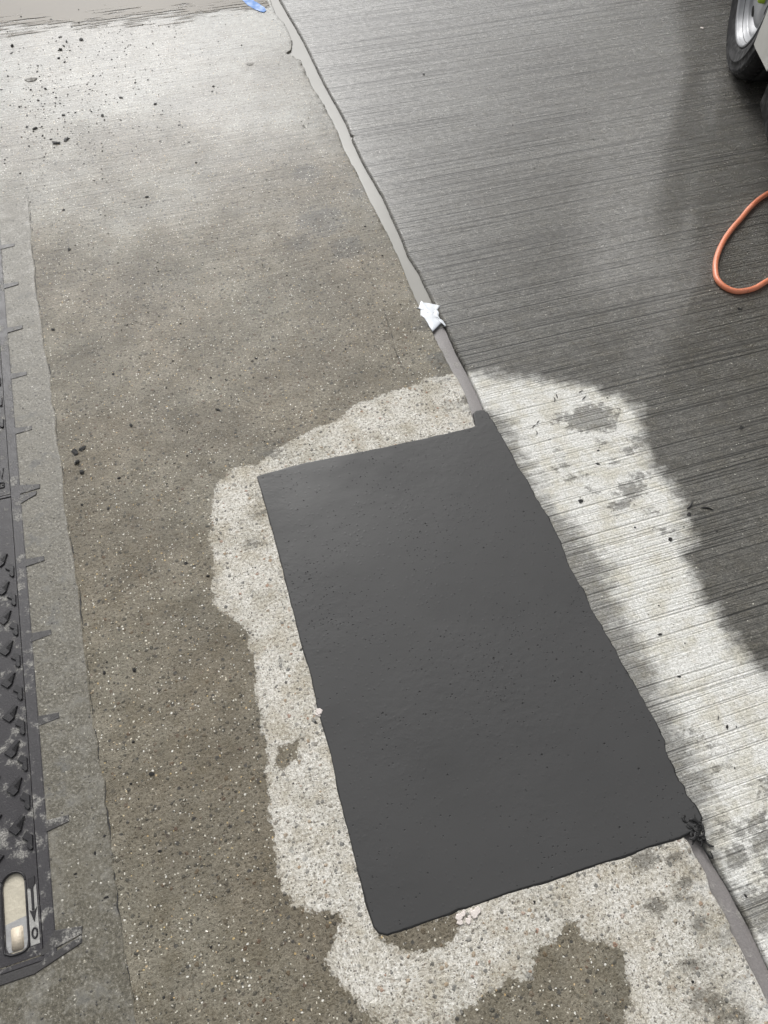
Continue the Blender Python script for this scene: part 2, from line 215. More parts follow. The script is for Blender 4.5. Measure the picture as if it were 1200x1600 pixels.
def mat_slab_brushed():
    t = T('brushed_concrete')
    W = wobble(t, .006, 160)
    dry_sd = t.attr('dry'); damp_sd = t.attr('damp'); edge = t.attr('edge')
    # broom marks: long shallow furrows across the bay
    warp = t.map((1, 1, 1), loc=(0, 0, 0))
    wy = t.noise(1.3, 3, .5)
    cv = t.N('CombineXYZ', {0: t.N('SeparateXYZ', {0: t.pos()}).outputs[0], 1: t.m_('ADD', t.N('SeparateXYZ', {0: t.pos()}).outputs[1], t.m_('MULTIPLY', wy, .006)), 2: 0.0}).outputs[0]
    l1 = t.noise(1, 4, .62, vec=t.map((1.3, 150, 1), vec=cv))
    l2 = t.noise(1, 4, .6, vec=t.map((.6, 58, 1), loc=(3, 7, 0), vec=cv))
    l3 = t.noise(1, 2, .5, vec=t.map((.35, 44, 1), loc=(13, 2, 0), vec=cv))
    l4 = t.noise(1, 3, .5, vec=t.map((.7, 84, 1), loc=(5, 21, 0), vec=cv))
    yv = t.N('SeparateXYZ', {0: cv}).outputs[1]
    def furrows(scale, off, w, lo, hi, fx):
        q = t.m_('ADD', yv, t.m_('MULTIPLY', t.noise(1, 3, .55, vec=t.map((1.6, 9, 1), loc=(off, off, 0))), .010))
        v = t.N('TexVoronoi', {'W': t.m_('ADD', q, off), 'Scale': scale}, voronoi_dimensions='1D')
        gone = t.rng_(t.noise(1, 3, .6, vec=t.map((fx, scale * .9, 1), loc=(off * 3, 1, 0), vec=cv)), lo, hi)
        return t.m_('MULTIPLY', t.rng_(v.outputs['Distance'], w, w * .25), gone)
    groove = t.m_('MAXIMUM', furrows(42, 11.3, .13, .44, .64, 1.0), t.m_('MULTIPLY', furrows(88, 4.7, .20, .42, .66, 1.6), .75))
    groove = t.m_('MAXIMUM', groove, t.m_('MULTIPLY', furrows(150, 7.1, .28, .42, .7, 2.2), .3))
    streak = t.m_('MULTIPLY', t.m_('SUBTRACT', t.m_('ADD', l2, l1), 1.0), .05)
    jag = t.m_('ADD', t.m_('MULTIPLY', t.m_('SUBTRACT', t.noise(22, 5, .65), .5), .10), streak)
    wet = t.rng_(t.m_('ADD', dry_sd, jag), -.040, .018)
    jd = t.m_('ADD', t.m_('MULTIPLY', t.m_('SUBTRACT', t.noise(30, 5, .65), .5), .12), t.m_('MULTIPLY', streak, 1.6))
    damp = t.rng_(t.m_('ADD', damp_sd, jd), .040, -.035, 0, .70)
    sj = t.m_('ADD', t.m_('MULTIPLY', t.m_('SUBTRACT', t.noise(60, 5, .7), .5), .11), t.m_('MULTIPLY', streak, .8))
    spot = t.rng_(t.m_('ADD', t.attr('spots'), sj), .006, -.012, 0, .66)
    wet_all = t.m_('MAXIMUM', t.m_('MAXIMUM', wet, damp), spot)
    big = t.noise(2.1, 4, .6); mid = t.noise(18, 5, .65); fine = t.noise(180, 5, .8); gr = t.noise(360, 3, .7)
    bl = t.noise(1, 4, .7, vec=t.map((22, 150, 1), vec=cv))
    paste = t.ramp(fine, [(.33, (.40, .385, .345)), (.43, (.60, .592, .555)), (.52, (.73, .725, .69)), (.66, (.92, .915, .89))])
    paste = t.mix(t.rng_(mid, .42, .66, 0, .8), paste, t.mix(1.0, paste, (.80, .77, .69), 'MULTIPLY'))
    paste = t.mix(t.rng_(gr, .41, .34, 0, .7), paste, (.30, .285, .25))
    paste = t.mix(t.rng_(bl, .41, .33, 0, .5), paste, (.34, .32, .275))
    paste = t.mix(t.rng_(t.m_('ADD', l1, t.m_('MULTIPLY', l2, .6)), .72, .58, 0, .3), paste, (.46, .435, .38))
    paste = t.mix(t.m_('MULTIPLY', groove, .3), paste, (.26, .245, .21))
    sc = t.m_('MULTIPLY', t.rng_(edge, .07, .0), t.rng_(t.noise(1, 4, .7, vec=t.map((14, 60, 1))), .47, .64))
    paste = t.mix(t.m_('MULTIPLY', sc, .6), paste, (.72, .72, .70))
    m1, c1, p1 = stones(t, 300, .10, .12, .36, W)
    paste = t.mix(t.m_('MULTIPLY', m1, .6), paste, t.ramp(c1[2], [(0, (.08, .08, .075)), (.6, (.3, .27, .22)), (1, (.75, .72, .66))]))
    soak = t.mix(1.0, paste, t.mix(t.rng_(big, .35, .65), (.116, .110, .098), (.142, .137, .127)), 'MULTIPLY')
    m4, c4, p4 = stones(t, 150, .035, .10, .26, W)
    soak = t.mix(t.m_('MULTIPLY', m4, .8), soak, (.5, .48, .42))
    soak = t.mix(t.rng_(fine, .40, .62, .0, .55), soak, t.mix(1.0, soak, (1.9, 1.9, 1.85), 'MULTIPLY'))
    soak = t.mix(t.m_('MULTIPLY', groove, .6), soak, (.018, .017, .016))
    lines = t.m_('SUBTRACT', t.m_('ADD', t.m_('MULTIPLY', l1, .7), t.m_('MULTIPLY', t.noise(55, 4, .7), 1.0)), t.m_('MULTIPLY', groove, .3))
    soak = t.mix(t.rng_(lines, .66, 1.02), t.mix(1.0, soak, (.74, .74, .74), 'MULTIPLY'), t.mix(1.0, soak, (1.3, 1.3, 1.3), 'MULTIPLY'))
    col = t.mix(wet_all, paste, soak)
    h = t.m_('ADD', t.m_('MULTIPLY', l1, 1.3), t.m_('MULTIPLY', l2, .9))
    h = t.m_('SUBTRACT', h, t.m_('MULTIPLY', groove, 1.5))
    h = t.m_('ADD', h, t.m_('MULTIPLY', fine, 2.2)); h = t.m_('ADD', h, t.m_('MULTIPLY', bl, 1.6)); h = t.m_('ADD', h, t.m_('MULTIPLY', t.noise(70, 4, .7), .7))
    rough = t.mixf(wet_all, .9, t.rng_(lines, .62, 1.05, .42, .22))
    nrm = t.bump(h, t.mixf(wet_all, .55, .85), .0030)
    return t.out(Base_Color=col, Roughness=rough, Normal=nrm, Specular_IOR_Level=t.mixf(wet_all, .3, .5),
                 Coat_Weight=t.m_('MULTIPLY', t.m_('MULTIPLY', wet, t.rng_(edge, .004, .012)), t.rng_(lines, .6, .95, .55, 1.0)), Coat_Roughness=.20, Coat_IOR=1.40)

def mat_surround():
    t = T('fine_patched_concrete')
    W = wobble(t, .006, 160)
    big = t.noise(5, 5, .65); fine = t.noise(170, 5, .8); mid = t.noise(24, 5, .7)
    c = t.ramp(fine, [(.33, (.036, .032, .023)), (.46, (.092, .083, .061)), (.55, (.138, .126, .096)), (.68, (.31, .295, .255))])
    c = t.mix(t.rng_(mid, .45, .66, 0, .7), c, t.mix(.6, c, (.27, .262, .235)))
    c = t.mix(t.rng_(big, .5, .68, 0, .6), c, t.mix(.6, c, (.15, .135, .10)))
    c = t.mix(t.rng_(t.noise(12, 5, .7), .56, .7, 0, .7), c, (.065, .065, .063))
    m2, c2, p2 = stones(t, 150, .13, .12, .36, W)
    c = t.mix(t.m_('MULTIPLY', m2, .8), c, t.ramp(c2[2], [(0, (.03, .03, .03)), (.5, (.06, .055, .05)), (.7, (.45, .42, .34)), (1, (.62, .6, .54))]))
    h = t.m_('ADD', t.m_('MULTIPLY', fine, .6), t.m_('ADD', mid, t.m_('MULTIPLY', p2, .5)))
    return t.out(Base_Color=c, Roughness=t.rng_(mid, .3, .7, .36, .56), Normal=t.bump(h, .8, .002), Specular_IOR_Level=.5)

def mat_patch():
    t = T('mastic_patch')
    W = wobble(t, .004, 120)
    v = t.vor(48, vec=W); ch = t.sep(v.outputs['Color'])
    dens = t.rng_(t.noise(3.2, 3), .46, .66, .02, .42)
    sel = t.m_('LESS_THAN', ch[0], dens)
    r = t.rng_(ch[1], 0, 1, .03, .12, smooth=False)
    pit = t.m_('MULTIPLY', sel, t.rng_(v.outputs['Distance'], r, t.m_('MULTIPLY', r, .45)))
    blis = t.vor(90, vec=W); bc = t.sep(blis.outputs['Color'])
    bl = t.m_('MULTIPLY', t.m_('LESS_THAN', bc[0], .25), t.rng_(blis.outputs['Distance'], .35, .05))
    ripple = t.noise(1, 3, .55, vec=t.map((55, 70, 1), rot=(0, 0, .6)))
    zone = t.rng_(t.noise(2.4, 3), .42, .62)
    h = t.m_('ADD', t.m_('MULTIPLY', t.noise(6, 3, .5), 1.0), t.m_('MULTIPLY', ripple, t.m_('MULTIPLY', zone, .55)))
    h = t.m_('ADD', h, t.m_('MULTIPLY', bl, .10)); h = t.m_('ADD', h, t.m_('MULTIPLY', t.noise(240, 2), .06))
    h = t.m_('SUBTRACT', h, t.m_('MULTIPLY', pit, 1.0))
    c = t.mix(t.noise(4, 4, .6), (.047, .0468, .0462), (.057, .0568, .0575))
    v2 = t.vor(125, vec=W); c2 = t.sep(v2.outputs['Color'])
    pin = t.m_('MULTIPLY', t.m_('LESS_THAN', c2[0], t.rng_(t.noise(4.2, 4, .6), .42, .62, .02, .20)), t.rng_(v2.outputs['Distance'], .22, .10))
    h = t.m_('SUBTRACT', h, t.m_('MULTIPLY', pin, .5))
    c = t.mix(t.m_('MULTIPLY', pin, .55), c, (.014, .014, .014))
    c = t.mix(t.m_('MULTIPLY', pit, .8), c, (.010, .010, .010))
    return t.out(Base_Color=c, Roughness=t.rng_(t.noise(1, 5, .6, vec=t.map((3, 7, 1), rot=(0, 0, .5))), .3, .7, .34, .58), Normal=t.bump(h, .8, .0016), Specular_IOR_Level=.28)

def mat_iron(name, dirt, base=(.052, .050, .054)):
    t = T(name)
    n1 = t.noise(34, 5, .7); n2 = t.noise(300, 4, .7); n3 = t.noise(9, 4, .6)
    c = t.mix(n2, tuple(x * .65 for x in base), tuple(x * 1.5 for x in base))
    k = t.m_('MULTIPLY', t.rng_(t.m_('ADD', n1, t.m_('MULTIPLY', t.m_('SUBTRACT', n3, .5), .5)), .62 - dirt, .76 - dirt), t.rng_(n2, .3, .62))
    c = t.mix(k, c, t.mix(n1, (.22, .21, .19), (.42, .41, .38)))
    h = t.m_('ADD', t.m_('MULTIPLY', n2, .8), t.m_('MULTIPLY', k, .8))
    return t.out(Base_Color=c, Roughness=t.mixf(k, t.rng_(n1, .3, .7, .34, .5), .75), Normal=t.bump(h, .5, .0015), Specular_IOR_Level=.38)

def mat_water(name, col, col2, rough=.06):
    t = T(name)
    n = t.noise(7, 4, .6)
    return t.out(Base_Color=t.mix(n, col, col2), Roughness=rough, IOR=1.33,
                 Normal=t.bump(t.noise(8, 2), .05, .001))

def mat_puddle():
    t = T('puddle_water')
    sd = t.attr('shore')
    line = t.noise(1, 4, .6, vec=t.map((5.0, 95, 1), rot=(0, 0, rad(1.2))))
    g = t.m_('ADD', t.m_('MULTIPLY', sd, 1.1), t.m_('MULTIPLY', t.m_('SUBTRACT', line, .5), .62))
    g = t.m_('ADD', g, t.m_('MULTIPLY', t.m_('SUBTRACT', t.noise(5, 4, .6), .5), .26))
    a = t.rng_(g, .06, .03)
    n = t.noise(4, 4, .6)
    return t.out(Base_Color=t.mix(n, (.085, .066, .040), (.13, .104, .066)), Roughness=.07, IOR=1.33, Alpha=a,
                 Normal=t.bump(t.noise(30, 2), .1, .001))

M = dict(
    worn=mat_slab_worn(), brushed=mat_slab_brushed(), surround=mat_surround(), patch=mat_patch(),
    iron_lid=mat_iron('cast_iron_lid', .09, (.036, .034, .037)), iron_frame=mat_iron('cast_iron_frame', .11, (.045, .043, .046)),
    iron_rib=mat_iron('cast_iron_rib', .10, (.050, .048, .048)),
    iron_tread=mat_iron('cast_iron_tread', -.04, (.020, .019, .021)),
    joint_water=mat_water('joint_slurry', (.25, .243, .222), (.31, .302, .28), .14),
    puddle=mat_puddle(),
    sealant=mat_iron('joint_sealant', .04, (.20, .187, .183)),
    bitumen=simple('bitumen_and_edge_shade', (.009, .009, .009), .55, .5, .4, 120),  # shavings and shreds, and the painted shade ring round the patch
    crumb=simple('asphalt_crumb', (.018, .017, .016), .5, .8, .5, 300),
    grit=simple('grey_grit', (.16, .15, .13), .6, .5, .6, 200),
    hose=None, ground=simple('yard_concrete', (.16, .155, .14), .6, .4, .3, 6),
    mud=simple('pale_mud', (.50, .46, .37), .35, .5, .22, 60), mud2=simple('cream_block', (.62, .54, .43), .35, .4, .18, 90),
    mud_grey=simple('grey_mud', (.33, .33, .33), .35, .5, .25, 70),
    tag=simple('pale_cement_film', (.33, .325, .31), .6, .6, .35, 140),
    tape=simple('white_tape', (.66, .69, .73), .4, .2, .22, 60),
    blue=simple('blue_paint', (.07, .22, .56), .55, .4, .3, 60),
    tyre=simple('tyre_rubber', (.016, .016, .017), .6, .3, .35, 70, Specular_IOR_Level=.2),
    rim=simple('silver_wheel', (.20, .205, .215), .42, None, .06, 20, Metallic=.3),
    paint=simple('dark_van_paint', (.014, .016, .020), .3, None, .05, 8), skirt=simple('pale_skirt', (.36, .355, .33), .4, None, .06, 20),
    plastic=simple('black_plastic', (.006, .006, .006), .6, .3, .3, 90, Specular_IOR_Level=.12),
    glass=simple('dark_glass', (.012, .014, .016), .05, None, .1, 4),
    nut=simple('yellow_green_cap', (.42, .58, .05), .5, None, .1, 60),
    lamp=simple('lamp_lens', (.65, .66, .68), .08, None, .1, 10),
    chip=simple('white_chip', (.66, .60, .56), .6, .5, .15, 200),
)
def mat_hose():
    t = T('orange_hose')
    n = t.noise(25, 4, .6); f = t.noise(160, 4, .7)
    c = t.mix(n, (.62, .165, .07), (.72, .30, .19))
    c = t.mix(t.rng_(f, .60, .70, 0, .85), c, (.10, .06, .05))
    return t.out(Base_Color=c, Roughness=t.rng_(n, .3, .7, .3, .5), Normal=t.bump(f, .25, .001))
M['hose'] = mat_hose()

# ------------------------------------------------------------------ object helpers
def link(name, me, mat=None, parent=None, smooth=False):
    o = bpy.data.objects.new(name, me); COL.objects.link(o)
    if mat is not None and not me.materials: me.materials.append(mat)
    if parent is not None: o.parent = parent
    if smooth:
        me.polygons.foreach_set('use_smooth', np.ones(len(me.polygons), bool))
    return o
def obj(name, bm, mat, parent=None, smooth=False):
    bmesh.ops.recalc_face_normals(bm, faces=bm.faces)
    me = bpy.data.meshes.new(name); bm.to_mesh(me); bm.free()
    return link(name, me, mat, parent, smooth)
def tag(o, label, cat, group=None):
    o['label'] = label; o['category'] = cat
    if group: o['group'] = group
    return o
def struct(o, kind='structure'):
    o['kind'] = kind; return o
def empty(name, loc=(0, 0, 0), rz=0):
    o = bpy.data.objects.new(name, None); COL.objects.link(o); o.location = loc; o.rotation_euler = (0, 0, rz)
    o.empty_display_size = .1
    return o
def box(bm, x0, x1, y0, y1, z0, z1, bevel=0):
    r = bmesh.ops.create_cube(bm, size=1)
    for v in r['verts']:
        v.co = Vector(((x0 + x1) / 2 + v.co.x * (x1 - x0), (y0 + y1) / 2 + v.co.y * (y1 - y0), (z0 + z1) / 2 + v.co.z * (z1 - z0)))
    if bevel:
        es = list({e for v in r['verts'] for e in v.link_edges})
        bmesh.ops.bevel(bm, geom=es, offset=bevel, segments=2, affect='EDGES')
def prism(bm, pts, z0, z1, inset=0.0):
    """polygon extruded upwards, the top ring drawn in by `inset` for a soft arris"""
    n = len(pts); P = np.array(pts, float)
    area = .5 * np.sum(P[:, 0] * np.roll(P[:, 1], -1) - P[:, 1] * np.roll(P[:, 0], -1))
    if area < 0: P = P[::-1]
    lo = [bm.verts.new((x, y, z0)) for x, y in P]
    Q = offset_poly(P, -inset) if inset else P
    hi0 = [bm.verts.new((x, y, z1 - inset)) for x, y in P] if inset else lo
    hi = [bm.verts.new((x, y, z1)) for x, y in Q]
    for a, b in ((lo, hi0), (hi0, hi)) if inset else ((lo, hi),):
        for i in range(n):
            j = (i + 1) % n; bm.faces.new((a[i], a[j], b[j], b[i]))
    f = bm.faces.new(hi); g = bm.faces.new(lo[::-1])
    if n > 4: bmesh.ops.triangulate(bm, faces=[f, g])
def offset_poly(P, d):
    """positive d grows a counter-clockwise polygon"""
    P = np.asarray(P, float)
    a = np.roll(P, 1, 0); b = np.roll(P, -1, 0)
    e1 = P - a; e2 = b - P
    e1 /= np.maximum(np.linalg.norm(e1, axis=1), 1e-9)[:, None]; e2 /= np.maximum(np.linalg.norm(e2, axis=1), 1e-9)[:, None]
    n1 = np.stack([e1[:, 1], -e1[:, 0]], 1); n2 = np.stack([e2[:, 1], -e2[:, 0]], 1)
    n = n1 + n2; l = np.linalg.norm(n, axis=1); n /= np.maximum(l, 1e-6)[:, None]
    k = 1 / np.clip((n * n1).sum(1), .5, 1)
    return P + n * (d * k)[:, None]
def densify(P, step, closed=True):
    P = np.asarray(P, float); out = []
    n = len(P)
    for i in range(n if closed else n - 1):
        a, b = P[i], P[(i + 1) % n]; k = max(1, int(np.hypot(*(b - a)) / step))
        for j in range(k): out.append(a + (b - a) * j / k)
    if not closed: out.append(P[-1])
    return np.array(out)
def tube(bm, pts, r, seg=8, taper=False):
    pts = [Vector(p) for p in pts]; rings = []
    up = Vector((0, 0, 1))
    for i, p in enumerate(pts):
        d = (pts[min(i + 1, len(pts) - 1)] - pts[max(i - 1, 0)]).normalized()
        s = d.cross(up)
        if s.length < 1e-4: s = Vector((1, 0, 0))
        s.normalize(); u = s.cross(d).normalized()
        rr = r if not taper else r * (.35 + .65 * math.sin(math.pi * (i + .5) / len(pts)))
        rings.append([bm.verts.new(p + s * rr * math.cos(t) + u * rr * math.sin(t)) for t in [2 * math.pi * k / seg for k in range(seg)]])
    for a, b in zip(rings, rings[1:]):
        for k in range(seg): bm.faces.new((a[k], a[(k + 1) % seg], b[(k + 1) % seg], b[k]))
    bm.faces.new(rings[0][::-1]); bm.faces.new(rings[-1])
def catmull(P, n=8):
    P = [np.array(p, float) for p in P]; P = [2 * P[0] - P[1]] + P + [2 * P[-1] - P[-2]]; out = []
    for i in range(1, len(P) - 2):
        for j in range(n):
            t = j / n
            out.append(.5 * ((2 * P[i]) + (-P[i - 1] + P[i + 1]) * t + (2 * P[i - 1] - 5 * P[i] + 4 * P[i + 1] - P[i + 2]) * t * t + (-P[i - 1] + 3 * P[i] - 3 * P[i + 1] + P[i + 2]) * t ** 3))
    out.append(P[-2]); return out
def sdf(pts, poly):
    poly = np.asarray(poly, float); d2 = np.full(len(pts), 1e9); inside = np.zeros(len(pts), bool)
    x, y = pts[:, 0], pts[:, 1]
    for a, b in zip(poly, np.roll(poly, -1, 0)):
        e = b - a; L = max(e @ e, 1e-12)
        t = np.clip(((x - a[0]) * e[0] + (y - a[1]) * e[1]) / L, 0, 1)
        d2 = np.minimum(d2, (x - a[0] - t * e[0]) ** 2 + (y - a[1] - t * e[1]) ** 2)
        c = (a[1] > y) != (b[1] > y)
        with np.errstate(divide='ignore', invalid='ignore'):
            xi = (b[0] - a[0]) * (y - a[1]) / (b[1] - a[1]) + a[0]
        inside ^= c & (x < xi)
    d = np.sqrt(d2); return np.where(inside, -d, d)
def spots_sd(pts, spots, kx=1.25, ky=.8):
    d = np.full(len(pts), 1e9)
    for sx, sy, r in spots:
        d = np.minimum(d, np.hypot((pts[:, 0] - sx) / kx, (pts[:, 1] - sy) / ky) - r)
    return d
def ragged(y, amp, seed):
    """broken concrete arris: summed value noise along y"""
    r = np.random.default_rng(seed); out = np.zeros_like(y)
    for k, a in ((18, .35), (60, .4), (150, .25)):
        n = int((y.max() - y.min()) * k) + 3; v = r.normal(size=n)
        out += a * np.interp(y, np.linspace(y.min(), y.max(), n), v)
    return out * amp

# ------------------------------------------------------------------ the two concrete bays
def spaced(stops):
    out = [stops[0][0]]
    for (a, _), (b, st) in zip(stops, stops[1:]):
        n = max(1, int(round((b - a) / st))); out += list(np.linspace(a, b, n + 1)[1:])
    return np.array(out)
ys = spaced([(-14, 0), (-2, .5), (-.6, .05), (-.1, .012), (3.6, .006), (5, .05), (24, .6)])
def edge_x(poly, y):
    p = np.array(sorted(poly, key=lambda q: q[1])); x = np.interp(y, p[:, 1], p[:, 0])
    return x
eL = edge_x(EDGE_L, ys); eR = edge_x(EDGE_R, ys)
rl = ragged(ys, .0015, 3); rr_ = ragged(ys, .0008, 5)
eL = eL + rl; eR = np.maximum(eR + rr_, eL + .010)

def slab(name, ex, sgn, us, mat, attrs, cut=None):
    """grid from the joint edge outwards; the first rows turn down into the joint"""
    drop = [(-.0, -.03), (0.0, -.0035), (.0012, -.0012), (.003, -.0003)]
    cols = [(u, z) for u, z in drop] + [(u, 0.0) for u in us]
    U = np.array([c[0] for c in cols]); Z = np.array([c[1] for c in cols])
    nx, ny = len(U), len(ys)
    X = ex[:, None] + sgn * U[None, :]; Y = np.repeat(ys[:, None], nx, 1); ZZ = np.repeat(Z[None, :], ny, 0).copy()
    flat = U >= .02
    X = np.where(flat[None, :], X, X)
    # far columns settle on straight lines
    wgt = np.clip((U - .05) / .3, 0, 1)
    base = np.interp(ys, [ys[0], ys[-1]], [.655, .632])
    X = X * (1 - wgt) + (base[:, None] + sgn * U[None, :]) * wgt
    # chipped arris: shallow spalls dip the rim
    rs = np.random.default_rng(11 if sgn < 0 else 12)
    for _ in range(70 if sgn < 0 else 26):
        cy = rs.uniform(-.2, 3.6); rr = rs.uniform(.005, .016 if sgn < 0 else .010); dep = rs.uniform(.001, .004)
        d = np.hypot((Y - cy), (U[None, :] - 0) * 1.3) / rr
        ZZ -= np.where(Z[None, :] > -.02, np.clip(1 - d * d, 0, 1) * dep, 0)
    ZZ += np.where(Z[None, :] > -.02, .0009 * np.sin(X * 3.1 + 1) * np.cos(Y * 2.3), 0)
    V = np.stack([X, Y, ZZ], -1).reshape(-1, 3)
    idx = np.arange(nx * ny).reshape(ny, nx)
    a, b, c, d = idx[:-1, :-1].ravel(), idx[:-1, 1:].ravel(), idx[1:, 1:].ravel(), idx[1:, :-1].ravel()
    F = np.stack([a, b, c, d] if sgn > 0 else [d, c, b, a], 1)
    if cut is not None:
        ctr = V[F].mean(1); keep = ~((ctr[:, 0] > cut[0]) & (ctr[:, 0] < cut[1]) & (ctr[:, 1] > cut[2]) & (ctr[:, 1] < cut[3]))
        F = F[keep]
    me = bpy.data.meshes.new(name)
    me.vertices.add(len(V)); me.vertices.foreach_set('co', V.ravel())
    me.loops.add(F.size); me.loops.foreach_set('vertex_index', F.ravel().astype(np.int32))
    me.polygons.add(len(F)); me.polygons.foreach_set('loop_start', (np.arange(len(F)) * 4).astype(np.int32))
    me.update(calc_edges=True)
    for k, v in attrs(V[:, :2]).items():
        at = me.attributes.new(k, 'FLOAT', 'POINT'); at.data.foreach_set('value', v.astype(np.float32))
    at = me.attributes.new('edge', 'FLOAT', 'POINT'); at.data.foreach_set('value', np.tile(np.maximum(U, 0), ny).astype(np.float32))
    o = link(name, me, mat, smooth=True); return struct(o)
def near(P, f):
    """evaluate a field only where the detail is; far vertices get +1"""
    k = (P[:, 1] > -.8) & (P[:, 1] < 4) & (np.abs(P[:, 0]) < 3); out = np.ones(len(P)); out[k] = f(P[k]); return out
def att_L(P):
    def dry(Q):
        d = sdf(Q, DRY_L)
        for wl_ in (WET_L0, WET_L1): d = np.maximum(d, -sdf(Q, wl_))
        return d
    return {'dry': near(P, dry), 'damp': near(P, lambda Q: spots_sd(Q, SPOT_L, 1.1, 1.1))}
def att_R(P):
    def dry(Q): return sdf(Q, DRY_R)
    return {'dry': near(P, dry), 'damp': near(P, lambda Q: sdf(Q, DAMP_R)), 'spots': near(P, lambda Q: spots_sd(Q, SPOT_R))}
FX0, FX1, FY0, FY1 = -1.13, -.482, .222, 2.205
us_l = spaced([(.006, 0), (.06, .006), (1.9, .011), (2.6, .05), (14, .6)])
us_r = spaced([(.006, 0), (.06, .006), (1.4, .011), (2.6, .04), (16, .6)])
WORN = slab('concrete_slab_worn', eL, -1, us_l, M['worn'], att_L, (FX0 + .012, FX1 - .012, FY0 + .012, FY1 - .012))
slab('concrete_slab_brushed', eR, 1, us_r, M['brushed'], att_R)
bm = bmesh.new(); bmesh.ops.create_grid(bm, x_segments=4, y_segments=4, size=400)
for v in bm.verts: v.co.z = -.055
struct(obj('ground', bm, M['ground']))

# hairline cracks in the worn bay
for pl in (CRACK_A, CRACK_B, CRACK_C):
    Q = densify(pl, .006, False); bm = bmesh.new(); prev = None
    for i, (x, y) in enumerate(Q):
        a = .006 * mnoise.noise(Vector((x * 60, y * 60, 1))); q = .0011 * max(.1, .6 + mnoise.noise(Vector((x * 40, y * 40, 7)))) * math.sin(math.pi * (i + .5) / len(Q)) ** .5
        cur = (bm.verts.new((x + a - q, y + a * .4 - q * .6, .0011)), bm.verts.new((x + a + q, y + a * .4 + q * .6, .0011)))
        if prev: bm.faces.new((prev[0], prev[1], cur[1], cur[0]))
        prev = cur
    obj('crack', bm, M['crumb'], WORN)

# ------------------------------------------------------------------ joint: flooded at the far end, bare sealant nearer
def strip(name, y0, y1, z, mat, dz=0, over=.004, gap=.0):
    k = (ys >= y0) & (ys <= y1); bm = bmesh.new(); rows = []
    for x0, x1, y in zip(eL[k], eR[k], ys[k]):
        row = []
        for s in np.linspace(0, 1, 7):
            zz = z + dz * (1 - (2 * s - 1) ** 2) + dz * .25 * mnoise.noise(Vector((s * 3, y * 14, 0)))
            row.append(bm.verts.new((x0 - over + ((x1 - gap if gap else x1 + over) - x0 + over) * s, y, zz)))
        rows.append(row)
    for a, b in zip(rows, rows[1:]):
        for i in range(6): bm.faces.new((a[i], a[i + 1], b[i + 1], b[i]))
    return obj(name, bm, mat, smooth=True)
y_tape = TAPE[8][1]
struct(strip('joint_water', 1.43, 6.0, -.0065, M['joint_water']))
o = strip('joint_sealant', 1.05, 1.45, -.0085, M['sealant'], .0012, gap=.0022)
tag(o, 'smooth grey sealant strip in the joint between the white tape and the dark patch', 'sealant')
o = strip('joint_sealant', -3, .16, -.012, M['sealant'], .004, gap=.0034)
tag(o, 'grey sealant strip in the open joint beyond the black shavings', 'sealant')

# ------------------------------------------------------------------ puddle at the far end
P = densify(PUDDLE, .03)
bm = bmesh.new()
xs_, ys_ = np.arange(-1.6, .64, .03), np.arange(3.0, 5.2, .03)
grid = [[bm.verts.new((x, y, .0016)) for x in xs_] for y in ys_]
for a, b in zip(grid, grid[1:]):
    for i in range(len(xs_) - 1): bm.faces.new((a[i], a[i + 1], b[i + 1], b[i]))
for v in bm.verts:
    v.co.x = min(v.co.x, .604 - .02 * 0)
o = obj('puddle', bm, M['puddle'], smooth=True); struct(o)
V = np.array([v.co[:2] for v in o.data.vertices]); at = o.data.attributes.new('shore', 'FLOAT', 'POINT')
at.data.foreach_set('value', sdf(V, PUDDLE).astype(np.float32))

